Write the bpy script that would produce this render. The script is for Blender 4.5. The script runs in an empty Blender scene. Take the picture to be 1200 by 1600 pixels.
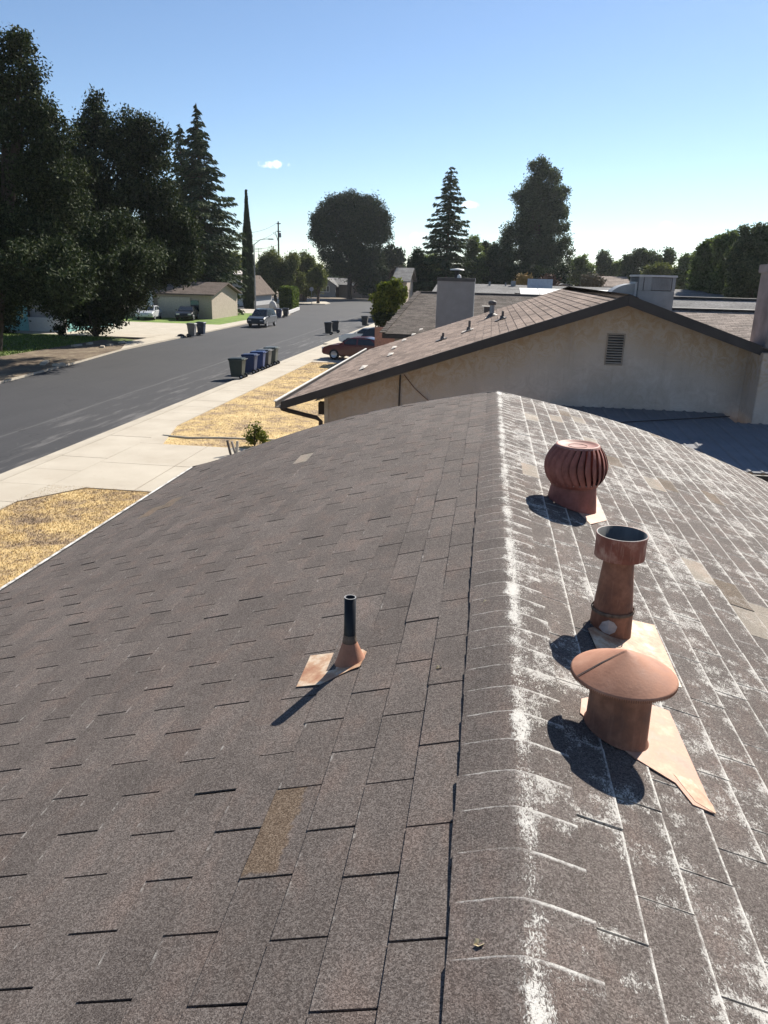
import bpy, math, random
import numpy as np
from mathutils import Vector, Matrix
random.seed(7); rng = np.random.default_rng(7)
SC = bpy.context.scene; COL = SC.collection
rad = math.radians

# ------------------------------------------------------------------ camera, sky, sun, exposure
EYE = np.array([0, 0, 5.5]); FPX = 1180.0
YAW, PITCH, ROLL = rad(7.291), rad(17.510), rad(1.5)
_fw = np.array([-math.sin(YAW)*math.cos(PITCH), math.cos(YAW)*math.cos(PITCH), -math.sin(PITCH)])
_ri = np.array([math.cos(YAW), math.sin(YAW), 0]); _dn = -np.cross(_ri, _fw)
RI = math.cos(ROLL)*_ri - math.sin(ROLL)*_dn; DN = math.sin(ROLL)*_ri + math.cos(ROLL)*_dn
cam_d = bpy.data.cameras.new('camera'); cam = bpy.data.objects.new('camera', cam_d); COL.objects.link(cam)
cam_d.sensor_fit = 'VERTICAL'; cam_d.sensor_height = 24; cam_d.lens = 24*FPX/1600
cam_d.clip_start = 0.05; cam_d.clip_end = 5000
cam.matrix_world = Matrix([[RI[i], -DN[i], -_fw[i], EYE[i]] for i in range(3)] + [[0, 0, 0, 1]])
SC.camera = cam

SUN_EL, SUN_AZ = 38.0, 26.0           # azimuth from +Y towards +X
SUN_STRENGTH, SKY_STRENGTH, EXPOSURE = 4.8, 0.064, 1.04
sun_dir = Vector((math.sin(rad(SUN_AZ))*math.cos(rad(SUN_EL)), math.cos(rad(SUN_AZ))*math.cos(rad(SUN_EL)), math.sin(rad(SUN_EL))))
sl = bpy.data.lights.new('sun', 'SUN'); sl.energy = SUN_STRENGTH; sl.angle = rad(0.55); sl.color = (1, 0.94, 0.84)
so = bpy.data.objects.new('sun', sl); COL.objects.link(so); so.rotation_euler = sun_dir.to_track_quat('Z', 'Y').to_euler()
so.location = (20, 30, 40)
HAZE = .00012

def ray(px, py):
    d = RI*(px-600)/FPX + DN*(py-800)/FPX + _fw
    return d/np.linalg.norm(d)
def on_plane(px, py, n, d0):
    n = np.array(n, float); r = ray(px, py); return EYE + r*((d0-n@EYE)/(n@r))
def at_z(px, py, z=0.0): return on_plane(px, py, (0, 0, 1), z)
def at_y(px, py, Y): return on_plane(px, py, (0, 1, 0), Y)
def px_size(p): return float(np.dot(np.array(p)-EYE, _fw))/FPX     # metres per photograph pixel there

W = bpy.data.worlds.new('World'); SC.world = W; W.use_nodes = True
wn = W.node_tree.nodes; wl = W.node_tree.links; wn.clear()
sky = wn.new('ShaderNodeTexSky'); sky.sky_type = 'NISHITA'; sky.sun_disc = False
sky.sun_elevation = rad(SUN_EL); sky.sun_rotation = rad(SUN_AZ); sky.altitude = 100; sky.air_density = 0.85; sky.dust_density = 0.05; sky.ozone_density = 3.0
bg = wn.new('ShaderNodeBackground'); bg.inputs[1].default_value = SKY_STRENGTH
wo = wn.new('ShaderNodeOutputWorld'); wl.new(bg.outputs[0], wo.inputs[0])
tc = wn.new('ShaderNodeTexCoord')
def wmath(op, a, b=None, c=None):
    n = wn.new('ShaderNodeMath'); n.operation = op
    for i, v in enumerate((a, b, c)):
        if v is None: continue
        if isinstance(v, (int, float)): n.inputs[i].default_value = v
        else: wl.new(v, n.inputs[i])
    return n.outputs[0]
def wdot(vec):
    n = wn.new('ShaderNodeVectorMath'); n.operation = 'DOT_PRODUCT'; wl.new(tc.outputs['Generated'], n.inputs[0]); n.inputs[1].default_value = tuple(vec); return n.outputs['Value']
cn = wn.new('ShaderNodeTexNoise'); cn.inputs['Scale'].default_value = 70; cn.inputs['Detail'].default_value = 6; cn.inputs['Roughness'].default_value = 0.62
wl.new(tc.outputs['Generated'], cn.inputs['Vector'])
cloud = None
for (px, py, w, h, dens) in [(427, 257, 24, 7, .9), (415, 259, 14, 4, .6), (736, 320, 18, 7, .7), (655, 369, 20, 9, .5), (1035, 378, 46, 13, 1), (1075, 384, 32, 10, .95), (1000, 383, 30, 9, .8),
                             (1040, 352, 16, 6, .55), (1090, 373, 20, 7, .5), (905, 392, 60, 13, .3), (1010, 366, 18, 7, .35), (980, 400, 90, 12, .3)]:
    c = ray(px, py); r = np.cross(c, (0, 0, 1)); r /= np.linalg.norm(r); u = np.cross(r, c)
    a = wmath('DIVIDE', wmath('SUBTRACT', wdot(r), float(np.dot(r, c))), w/FPX)
    b = wmath('DIVIDE', wmath('SUBTRACT', wdot(u), float(np.dot(u, c))), h/FPX)
    rr = wmath('ADD', wmath('MULTIPLY', a, a), wmath('MULTIPLY', b, b))
    m = wmath('MULTIPLY_ADD', cn.outputs[0], 3.2, wmath('SUBTRACT', -0.95, rr))
    mr = wn.new('ShaderNodeMapRange'); mr.interpolation_type = 'SMOOTHSTEP'; wl.new(m, mr.inputs[0]); mr.inputs[1].default_value = 0; mr.inputs[2].default_value = 1.0; mr.inputs[4].default_value = dens
    front = wmath('GREATER_THAN', wdot(c), 0.5)
    m = wmath('MULTIPLY', mr.outputs[0], front)
    cloud = m if cloud is None else wmath('MAXIMUM', cloud, m)
mix = wn.new('ShaderNodeMix'); mix.data_type = 'RGBA'; wl.new(cloud, mix.inputs[0]); wl.new(sky.outputs[0], mix.inputs[6]); mix.inputs[7].default_value = (13.5, 13.6, 14, 1)
wl.new(mix.outputs[2], bg.inputs[0])
vs = SC.view_settings; vs.view_transform = 'Standard'; vs.look = 'None'; vs.gamma = 1; vs.use_curve_mapping = False; vs.exposure = EXPOSURE

# ------------------------------------------------------------------ helpers: objects
def tag(o, label=None, cat=None, group=None, kind=None):
    for k, v in (('label', label), ('category', cat), ('group', group), ('kind', kind)):
        if v: o[k] = v
    return o
def link_mesh(name, me, parent=None):
    o = bpy.data.objects.new(name, me); COL.objects.link(o)
    if parent: o.parent = parent; o.matrix_parent_inverse = parent.matrix_basis.inverted()
    return o
def empty(name, loc, rz=0, **kw):
    o = bpy.data.objects.new(name, None); COL.objects.link(o); o.location = tuple(float(c) for c in loc); o.rotation_euler = (0, 0, rz); o.empty_display_size = .3
    return tag(o, **kw)
def V3(p): return Vector([float(c) for c in p])
class MB:
    def __init__(s): s.v = []; s.f = []; s.uv = None; s.smooth = []
    def add(s, vs_, fs, smooth=False):
        b = len(s.v); s.v += [tuple(float(c) for c in p) for p in vs_]; s.f += [tuple(i+b for i in f) for f in fs]; s.smooth += [smooth]*len(fs); return s
    def box(s, x0, x1, y0, y1, z0, z1, M=None, taper=1.0, bev=0):
        cx, cy = (x0+x1)/2, (y0+y1)/2
        p = [(x, y, z0) for x, y in ((x0, y0), (x1, y0), (x1, y1), (x0, y1))] + [(cx+(x-cx)*taper, cy+(y-cy)*taper, z1) for x, y in ((x0, y0), (x1, y0), (x1, y1), (x0, y1))]
        if M is not None: p = [M @ Vector(q) for q in p]
        return s.add(p, [(3, 2, 1, 0), (4, 5, 6, 7), (0, 1, 5, 4), (1, 2, 6, 5), (2, 3, 7, 6), (3, 0, 4, 7)])
    def bar(s, a, b, w, h=None, up=(0, 0, 1)):
        a, b = V3(a), V3(b); h = h or w; d = (b-a).normalized(); u = Vector(up)
        if abs(d.dot(u)) > .98: u = Vector((0, 1, 0))
        r = d.cross(u).normalized(); u = r.cross(d)
        p = [q + r*(i*w/2) + u*(j*h/2) for q in (a, b) for i, j in ((-1, -1), (1, -1), (1, 1), (-1, 1))]
        return s.add(p, [(3, 2, 1, 0), (4, 5, 6, 7), (0, 1, 5, 4), (1, 2, 6, 5), (2, 3, 7, 6), (3, 0, 4, 7)])
    def tube(s, pts, r, n=12, cap=True, smooth=True):
        pts = [V3(p) for p in pts]; rs = r if isinstance(r, (list, tuple)) else [r]*len(pts); vs_ = []
        u = None
        for i, p in enumerate(pts):
            d = (pts[min(i+1, len(pts)-1)] - pts[max(i-1, 0)]).normalized()
            if u is None: u = d.orthogonal().normalized()
            u = (u - d*u.dot(d)).normalized(); w = d.cross(u)
            vs_ += [p + (u*math.cos(2*math.pi*k/n) + w*math.sin(2*math.pi*k/n))*rs[i] for k in range(n)]
        fs = [(i*n+k, i*n+(k+1) % n, (i+1)*n+(k+1) % n, (i+1)*n+k) for i in range(len(pts)-1) for k in range(n)]
        s.add(vs_, fs, smooth)
        if cap: s.add(vs_[:n], [tuple(range(n))[::-1]]); s.add(vs_[-n:], [tuple(range(n))])
        return s
    def lathe(s, prof, c=(0, 0, 0), n=40, axis=None, smooth=True):
        q = Vector(axis).to_track_quat('Z', 'Y').to_matrix() if axis else Matrix.Identity(3); c = V3(c)
        vs_ = [c + q @ Vector((r*math.cos(2*math.pi*k/n), r*math.sin(2*math.pi*k/n), z)) for r, z in prof for k in range(n)]
        fs = [(i*n+k, i*n+(k+1) % n, (i+1)*n+(k+1) % n, (i+1)*n+k) for i in range(len(prof)-1) for k in range(n)]
        return s.add(vs_, fs, smooth)
    def prism(s, poly, z0, z1):
        n = len(poly); p = [(x, y, z0) for x, y in poly] + [(x, y, z1) for x, y in poly]
        return s.add(p, [tuple(range(n))[::-1], tuple(range(n, 2*n))] + [(i, (i+1) % n, (i+1) % n+n, i+n) for i in range(n)])
    def extrude(s, poly3, d):
        n = len(poly3); p = [V3(q) for q in poly3]; d = Vector(d); p += [q+d for q in p]
        return s.add(p, [tuple(range(n))[::-1], tuple(range(n, 2*n))] + [(i, (i+1) % n, (i+1) % n+n, i+n) for i in range(n)])
    def build(s, name, mat, parent=None, bevel=0, seg=2):
        me = bpy.data.meshes.new(name); me.from_pydata(s.v, [], s.f); me.materials.append(mat)
        me.polygons.foreach_set('use_smooth', s.smooth); me.update()
        import bmesh
        bm = bmesh.new(); bm.from_mesh(me); bmesh.ops.recalc_face_normals(bm, faces=bm.faces)
        if bevel:
            bmesh.ops.remove_doubles(bm, verts=bm.verts, dist=1e-5)
            bmesh.ops.bevel(bm, geom=[e for e in bm.edges if len(e.link_faces) == 2 and e.calc_face_angle(0) > .5], offset=bevel, segments=seg, affect='EDGES', clamp_overlap=True)
        bm.to_mesh(me); bm.free()
        return link_mesh(name, me, parent)
def copy_tree(o, parent=None):
    c = o.copy(); COL.objects.link(c)
    if parent: c.parent = parent
    for ch in list(o.children): copy_tree(ch, c)
    return c

# ------------------------------------------------------------------ helpers: materials
class NM:
    def __init__(s, name):
        s.m = bpy.data.materials.new(name); s.m.use_nodes = True; s.t = s.m.node_tree; s.n = s.t.nodes; s.l = s.t.links
        s.b = s.n['Principled BSDF']; s.out = s.n['Material Output']; s.geo = s.n.new('ShaderNodeNewGeometry'); s.b.inputs['Specular IOR Level'].default_value = .3
    def put(s, sock, v):
        if v is None: return
        if isinstance(v, (int, float)): sock.default_value = v
        elif isinstance(v, (tuple, list)): sock.default_value = (*v, 1) if len(v) == 3 and len(sock.default_value) == 4 else v
        else: s.l.new(v, sock)
    def math(s, op, a, b=None, c=None, clamp=False):
        n = s.n.new('ShaderNodeMath'); n.operation = op; n.use_clamp = clamp
        for i, v in enumerate((a, b, c)): s.put(n.inputs[i], v)
        return n.outputs[0]
    def noise(s, scale, detail=3, rough=.55, dist=0, vec=None, stretch=None):
        v = vec or s.geo.outputs['Position']
        if stretch:
            mp = s.n.new('ShaderNodeVectorMath'); mp.operation = 'MULTIPLY'; s.l.new(v, mp.inputs[0]); mp.inputs[1].default_value = stretch; v = mp.outputs[0]
        n = s.n.new('ShaderNodeTexNoise'); s.l.new(v, n.inputs['Vector']); n.inputs['Scale'].default_value = scale; n.inputs['Detail'].default_value = detail
        n.inputs['Roughness'].default_value = rough; n.inputs['Distortion'].default_value = dist; return n.outputs[0]
    def voro(s, scale, feature='F1', vec=None, out='Distance'):
        n = s.n.new('ShaderNodeTexVoronoi'); n.feature = feature; s.l.new(vec or s.geo.outputs['Position'], n.inputs['Vector']); n.inputs['Scale'].default_value = scale; return n.outputs[out]
    def ss(s, x, a, b, lo=0, hi=1, lin=False):
        n = s.n.new('ShaderNodeMapRange'); n.interpolation_type = 'LINEAR' if lin else 'SMOOTHSTEP'; s.put(n.inputs[0], x)
        for i, v in zip((1, 2, 3, 4), (a, b, lo, hi)): s.put(n.inputs[i], v)
        return n.outputs[0]
    def mix(s, f, a, b, mode='MIX'):
        n = s.n.new('ShaderNodeMix'); n.data_type = 'RGBA'; n.blend_type = mode; s.put(n.inputs[0], f); s.put(n.inputs[6], a); s.put(n.inputs[7], b); return n.outputs[2]
    def ramp(s, f, stops):
        n = s.n.new('ShaderNodeValToRGB'); s.put(n.inputs[0], f); e = n.color_ramp.elements
        while len(e) < len(stops): e.new(.5)
        for k, (p, c) in enumerate(stops): e[k].position = p; e[k].color = (*c, 1)
        return n.outputs[0]
    def bump(s, h, strength=.5, dist=.01):
        n = s.n.new('ShaderNodeBump'); s.put(n.inputs['Height'], h); n.inputs['Strength'].default_value = strength; n.inputs['Distance'].default_value = dist
        s.l.new(n.outputs[0], s.b.inputs['Normal'])
    def xyz(s, v=None):
        n = s.n.new('ShaderNodeSeparateXYZ'); s.l.new(v or s.geo.outputs['Position'], n.inputs[0]); return n.outputs
    def rnd(s):
        oi = s.n.new('ShaderNodeObjectInfo'); return s.math('FRACT', s.math('ADD', oi.outputs['Random'], s.geo.outputs['Random Per Island']))
    def done(s, col, rough=.8, metal=0):
        s.put(s.b.inputs['Base Color'], col); s.put(s.b.inputs['Roughness'], rough); s.put(s.b.inputs['Metallic'], metal); return s.m
MATS = {}
def simple(name, c, rough=.6, var=.15, scale=6, metal=0, bump=0, bscale=40, spec=.3):
    if name in MATS: return MATS[name]
    m = NM(name); f = m.noise(scale, 4, .6)
    c1 = tuple(x*(1-var) for x in c); c2 = tuple(min(1, x*(1+var)) for x in c)
    col = m.ramp(f, [(.3, c1), (.7, c2)]); m.b.inputs['Specular IOR Level'].default_value = spec
    if bump: m.bump(m.noise(bscale, 3), bump, .01)
    MATS[name] = m.done(col, rough, metal); return MATS[name]

def shingle_mat(name, dark, mid, light, white=0.0, patch=None, patch_c=None):
    m = NM(name); P = m.geo.outputs['Position']; x = m.xyz()[0]
    g1 = m.noise(470, 2, .7); g2 = m.voro(330, out='Color'); gv = m.xyz(g2)[0]
    g = m.math('ADD', m.math('MULTIPLY', g1, .65), m.math('MULTIPLY', gv, .35))
    col = m.ramp(g, [(.30, dark), (.52, mid), (.78, light)])
    macro = m.noise(2.3, 4, .6); blot = m.noise(9, 4, .65, stretch=(1.0, .55, 1))
    k = m.math('MULTIPLY', m.ss(macro, .3, .7, .93, 1.09), m.ss(blot, .3, .7, .92, 1.10))
    r = m.rnd(); k = m.math('MULTIPLY', k, m.ss(r, 0, 1, .90, 1.09, True))
    col = m.mix(m.ss(blot, .45, .7, 0, .38), col, m.mix(1, col, (1.12, .92, .84), 'MULTIPLY'))
    kk = m.n.new('ShaderNodeCombineColor'); [m.l.new(k, kk.inputs[i]) for i in range(3)]
    col = m.mix(1, col, kk.outputs[0], 'MULTIPLY')
    uv = m.n.new('ShaderNodeUVMap'); uvx = m.xyz(uv.outputs[0]); u, v = uvx[0], uvx[1]
    wob = m.math('MULTIPLY', m.math('SUBTRACT', m.noise(60, 4, .7), .5), .05)
    eu = m.math('MINIMUM', m.math('ADD', u, wob), m.math('SUBTRACT', m.math('SUBTRACT', 1, u), wob))
    ev = m.math('ADD', v, m.math('MULTIPLY', wob, 1.6))
    broken = m.noise(16, 4, .7)
    fine = m.noise(150, 3, .75, 1.2)
    side = m.ss(x, .10, .19)
    yk = m.ss(m.xyz()[1], 1.5, 7.5, 1, 2.0)
    eline = m.math('MAXIMUM', m.ss(m.math('DIVIDE', eu, yk), .004, .018, 1, 0), m.ss(m.math('DIVIDE', ev, yk), .015, .065, 1, 0))
    eline = m.math('MULTIPLY', eline, m.ss(m.math('ADD', m.math('MULTIPLY', broken, .5), m.math('MULTIPLY', fine, .5)), .40, .56, .3, 1))
    thr = m.ss(m.math('ADD', m.math('ADD', m.math('MULTIPLY', broken, .55), m.math('MULTIPLY', m.noise(2.6, 3, .6), .45)), m.ss(m.xyz()[1], 1.5, 6, 0, .02)), .42, .62, .648, .455)
    fs_ = m.noise(95, 5, .8, 1.5, stretch=(1.5, .8, 1))
    near = m.math('MAXIMUM', m.ss(eu, .0, .11, .085, 0), m.ss(ev, .0, .28, .085, 0))
    strand = m.ss(m.math('SUBTRACT', m.math('ADD', fs_, near), thr), .01, .07)
    right = m.math('MULTIPLY', m.math('MAXIMUM', m.math('MULTIPLY', eline, .9), m.math('MULTIPLY', strand, .66)), side)
    left = m.math('MULTIPLY', m.math('MULTIPLY', m.math('MAXIMUM', m.ss(eu, .0, .02, 1, 0), m.ss(ev, 0, .07, 1, 0)), m.ss(broken, .56, .68)), .38)
    left = m.math('MAXIMUM', left, m.math('MULTIPLY', m.ss(fine, .66, .72), m.ss(broken, .55, .7, 0, .35)))
    dcrest = m.math('ABSOLUTE', m.math('SUBTRACT', m.math('ADD', x, m.math('MULTIPLY', m.math('SUBTRACT', broken, .5), .05)), .152))
    crest = m.math('MULTIPLY', m.ss(m.math('SUBTRACT', m.math('ADD', m.math('MULTIPLY', fs_, .7), m.math('MULTIPLY', m.noise(8, 3, .6), .3)), m.math('ADD', m.ss(dcrest, .002, .05, .435, .60), m.ss(m.noise(2.7, 3, .6), .42, .62, .055, 0))), 0, .05), m.ss(dcrest, .04, .07, .85, 0))
    capl = m.math('MULTIPLY', m.math('MULTIPLY', m.ss(ev, .0, .034, 1, 0), m.ss(x, .002, .02)), m.math('MULTIPLY', m.ss(x, .27, .29, 1, 0), m.ss(m.math('ADD', m.math('MULTIPLY', broken, .5), m.math('MULTIPLY', fine, .5)), .40, .52, .1, .6)))
    crest = m.math('MAXIMUM', crest, capl)
    w = m.math('MAXIMUM', m.math('MAXIMUM', left, right), crest)
    w = m.math('MULTIPLY', w, white, clamp=True)
    col = m.mix(w, col, (.62, .60, .56))
    if patch:
        wf = m.math('MULTIPLY', m.math('SUBTRACT', m.noise(26, 4, .7), .5), .5)
        pm = m.math('MULTIPLY', m.ss(m.math('ADD', v, wf), patch, patch+.10, 1, 0), m.ss(m.math('ADD', u, m.math('MULTIPLY', wf, .3)), .01, .05))
        pc_ = m.ramp(g, [(.30, patch_c[0]), (.52, patch_c[1]), (.78, patch_c[2])]); col = m.mix(m.math('MULTIPLY', pm, .9), col, pc_)
    m.bump(m.math('ADD', g, m.math('MULTIPLY', w, .25)), .85, .0028)
    m.b.inputs['Specular IOR Level'].default_value = .15
    return m.done(col, .88)

def plain_shingle(name, dark, mid, light, scale=60):
    m = NM(name); g = m.noise(scale, 3, .7); col = m.ramp(g, [(.3, dark), (.5, mid), (.72, light)])
    r = m.rnd(); b = m.noise(.9, 4, .6)
    k = m.math('MULTIPLY', m.ss(r, 0, 1, .72, 1.22, True), m.ss(b, .3, .7, .85, 1.12))
    kk = m.n.new('ShaderNodeCombineColor'); [m.l.new(k, kk.inputs[i]) for i in range(3)]
    m.b.inputs['Specular IOR Level'].default_value = .06; m.bump(g, .6, .006); return m.done(m.mix(1, col, kk.outputs[0], 'MULTIPLY'), .85)

S_MAIN = shingle_mat('asphalt_shingle', (.052, .043, .039), (.116, .097, .088), (.215, .190, .175), 1.0)
S_BROWN = shingle_mat('worn_brown_shingle', (.052, .043, .039), (.116, .097, .088), (.215, .190, .175), .6, .62, ((.058, .039, .025), (.125, .088, .060), (.25, .195, .145)))
S_PALE = shingle_mat('bare_pale_shingle', (.17, .14, .11), (.27, .235, .195), (.38, .34, .29), .5)
S_TAUPE = shingle_mat('worn_taupe_shingle', (.07, .052, .038), (.14, .108, .082), (.23, .19, .15), .4)
S_DECK = simple('dark_underlay', (.022, .019, .018), .95)  # near-black asphalt and dirt in the slots, reused for the vent screen
S_NB = plain_shingle('brown_shingle', (.13, .095, .075), (.235, .18, .15), (.35, .285, .24), 40)
S_NB_PALE = simple('lifted_pale_shingle', (.55, .50, .44), .8)
S_GREY = plain_shingle('grey_brown_shingle', (.075, .062, .054), (.135, .115, .10), (.21, .18, .16), 20)

# ------------------------------------------------------------------ shingle placement
def unit_tab(mat, name='shingle'):
    # unit: u along x (0..1), v up the slope along y (0..1.16), z in metres
    t = .0042
    v = [(.010, 0, .0062), (.990, 0, .0062), (.990, 1.15, .0016), (.010, 1.15, .0016), (.010, 0, .0004), (.990, 0, .0004), (.990, 1.15, -.002), (.010, 1.15, -.002)]
    f = [(0, 1, 2, 3), (4, 5, 1, 0), (5, 6, 2, 1), (7, 4, 0, 3)]
    return v, f
TAB_V = np.array(unit_tab(None)[0]); TAB_F = unit_tab(None)[1]
def tab_mesh(mat, name='shingle'):
    me = bpy.data.meshes.new(name); me.from_pydata(TAB_V.tolist(), [], TAB_F); me.materials.append(mat)
    uv = me.uv_layers.new(name='UVMap')
    for p in me.polygons:
        for li in p.loop_indices:
            q = TAB_V[me.loops[li].vertex_index]; uv.data[li].uv = (q[0], q[1])
    return me
def emit_tabs(pl, mats, parent, n_single, name='shingle', joined='shingle_field'):
    """pl: list of (3x4 matrix numpy, material index)"""
    def key(m):
        c = m[:, 3] + m[:, 0]*.5 + m[:, 1]*.5; d = c-EYE
        z = float(d@_fw); X = float(d@RI); Y = float(d@DN)
        vis = z > .2 and abs(X/z) < .53 and abs(Y/z) < .70
        return np.linalg.norm(d) if vis else 1e3+np.linalg.norm(d)
    pl = sorted(pl, key=lambda a: key(a[0])); singles = pl[:n_single]; rest = pl[n_single:]
    mm = [tab_mesh(m, name) for m in mats] if singles else []
    inv = parent.matrix_basis.inverted()
    for M, mi in singles:
        o = bpy.data.objects.new(name, mm[mi]); COL.objects.link(o); o.parent = parent
        o.matrix_local = inv @ Matrix([list(map(float, r)) for r in M] + [[0, 0, 0, 1]])
    if rest:
        A = np.array([M for M, _ in rest]); vs_ = np.einsum('nij,kj->nki', A[:, :, :3], TAB_V) + A[:, None, :, 3]
        n = len(rest); me = bpy.data.meshes.new(joined)
        faces = (np.array(TAB_F)[None] + np.arange(n)[:, None, None]*8).reshape(-1, 4)
        me.from_pydata(vs_.reshape(-1, 3).tolist(), [], faces.tolist())
        for m in mats: me.materials.append(m)
        me.polygons.foreach_set('material_index', np.repeat([mi for _, mi in rest], 4))
        uv = me.uv_layers.new(name='UVMap'); ids = np.array(TAB_F).reshape(-1)
        uv.data.foreach_set('uv', np.tile(TAB_V[ids][:, :2], (n, 1)).ravel())
        me.update(); o = link_mesh(joined, me, parent); o['kind'] = 'stuff'
def slope_tabs(O, U, V, ulen, rows, expo, tw, shift, inside=None, jit=.002, lift=0):
    """tabs on a flat slope. O eave corner, U along eave, V unit upslope"""
    O, U, V = (np.array(a, float) for a in (O, U, V)); N = np.cross(U, V)
    if N[2] < 0: N = -N
    out = []
    for r in range(rows):
        u = -((r*shift) % tw)
        while u < ulen:
            a, b = max(u, 0), min(u+tw, ulen); u += tw
            if b-a < .03: continue
            if inside and not inside((a+b)/2, (r+.5)*expo): continue
            j = rng.normal(0, jit)
            P = O + U*a + V*(r*expo+j) + N*(lift+abs(rng.normal(0, .0008)))
            M = np.column_stack([U*(b-a), V*expo, N, P]); out.append((M, 0))
    return out

# ------------------------------------------------------------------ foreground house
XR, ZR, SL = .13, 4.40, .30; YN, YF = -1.6, 7.70; XL, XRT = -3.12, 5.4
CX = .1175
def zr(x, y):
    d = abs(x-XR); t = min(max((y-2.5)/5.2, 0), 1); t = t*t*(3-2*t)
    b = .11*math.sin(math.pi*min(d, 3.0)/3.0)
    return ZR - SL*d + b*t
def grad(x, y):
    e = .02; s = 1 if x > XR else -1; x = XR+s*max(abs(x-XR), .03)
    return (zr(x+e, y)-zr(x-e, y))/(2*e), (zr(x, y+e)-zr(x, y-e))/(2*e)
house = empty('foreground_house', (XR, 3, 0), label='nearest house with weathered grey brown shingle roof filling the foreground', cat='house')
mw = simple('cream_stucco', (.36, .29, .22), .9, .1, 3, bump=.4, bscale=60)
MB().box(-2.6, 4.9, -1.2, 7.35, 0.1, 2.62).build('wall', mw, house)
g = MB(); 
for s in (0, 1):
    y0 = (7.10, -1.2)[s]; g.extrude([(-2.6, y0, 2.62), (4.9, y0, 2.62), (4.9, y0, 2.85), (XR, y0, 4.24), (-2.6, y0, 3.45)], (0, .25, 0))
g.build('gable_wall', mw, house)
# deck following the uneven roof
nx, ny = 70, 60
xs = np.concatenate([np.linspace(XL, XR, nx//2), np.linspace(XR, XRT, nx//2+1)[1:]]); ys = np.linspace(YN, YF, ny)
vs_ = [(x, y, zr(x, y)-.0015) for y in ys for x in xs]; K = len(xs)
fs = [(j*K+i, j*K+i+1, (j+1)*K+i+1, (j+1)*K+i) for j in range(ny-1) for i in range(K-1)]
vb = [(x, y, z-.03) for x, y, z in vs_]; n0 = len(vs_)
rim = [(j*K, (j+1)*K, (j+1)*K+n0, j*K+n0) for j in range(ny-1)] + [(j*K+K-1, (j+1)*K+K-1, (j+1)*K+K-1+n0, j*K+K-1+n0) for j in range(ny-1)] \
    + [(i, i+1, i+1+n0, i+n0) for i in range(K-1)] + [((ny-1)*K+i, (ny-1)*K+i+1, (ny-1)*K+i+1+n0, (ny-1)*K+i+n0) for i in range(K-1)]
MB().add(vs_+vb, fs+[tuple(a+n0 for a in f) for f in fs]+rim).build('roof_deck', S_DECK, house)

def roof_hit(px, py, side):
    n = (SL if side > 0 else -SL, 0, 1); d0 = n[0]*XR+ZR
    return on_plane(px, py, n, d0)
def make_side(s):
    out = []; L = []
    rows = int((abs((XRT if s > 0 else XL)-XR)-.04)/CX)
    for r in range(rows):
        if s < 0:
            xb = -.106-.1177*r; ph = .160-.135*0+ (r*.1705)           # measured offsets of the slots in the photo
            ph = [.160, .031, .191, .062, .232, .092, .265, .14][r] if r < 8 else .14+.171*(r-7)
        else:
            xb = .365+.1155*r; ph = [.225, .044, .174, .295][r] if r < 4 else .295+.1255*(r-3)
        ph %= .305
        if s < 0 and xb < XL+.0: continue
        if s > 0 and xb > XRT-.01: continue
        y = YN - (YN % .305) + ph - .305
        while y < YF:
            a, b = max(y, YN), min(y+.305, YF-.004); y += .305
            if b-a < .03: continue
            yc = (a+b)/2; xc = xb-s*CX/2; gx, gy = grad(xc, yc)
            U = np.array([0, 1, gy]); Vv = np.array([-s*CX, 0, -s*CX*gx]); N = np.array([-gx, -gy, 1]); N /= np.linalg.norm(N)
            xj = xb + rng.normal(0, .0012)
            P = np.array([xj, a, zr(xc, yc)+gx*(xj-xc)+gy*(a-yc)]) + N*(abs(rng.normal(0, .0009)))
            if rng.random() < .05: P = P + N*.003
            # slightly crooked tabs
            M = np.column_stack([U*(b-a), Vv + U*rng.normal(0, .0008), N, P]); L.append([M, 0, np.array([xc, yc])])
    return L
tabsL, tabsR = make_side(-1), make_side(1)
def retag(L, side, px, py, mi, lift=0):
    h = roof_hit(px, py, side)[:2]; k = min(range(len(L)), key=lambda i: abs(L[i][2][0]-h[0])*2.6+abs(L[i][2][1]-h[1]))
    L[k][1] = mi
    if lift: L[k][0] = L[k][0].copy(); L[k][0][:, 3] += L[k][0][:, 2]*lift
retag(tabsL, -1, 430, 1305, 1)
retag(tabsL, -1, 462, 737, 2); retag(tabsL, -1, 265, 790, 3); retag(tabsL, -1, 222, 808, 3)
for p, mi in [((830, 735), 2), ((1030, 777), 2), ((1095, 897), 2), ((1180, 973), 2), ((1050, 775), 3), ((1130, 922), 3), ((940, 735), 3), ((1192, 955), 2), ((865, 665), 2),
              ((833, 655), 2), ((912, 672), 2), ((960, 740), 3), ((1060, 650), 2), ((1100, 715), 2), ((1145, 935), 3), ((880, 655), 3), ((1010, 690), 3), ((1120, 800), 3), ((915, 700), 2)]:
    retag(tabsR, 1, p[0], p[1], mi)
emit_tabs([(a, b) for a, b, _ in tabsL+tabsR], [S_MAIN, S_BROWN, S_PALE, S_TAUPE], house, 300)

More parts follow.
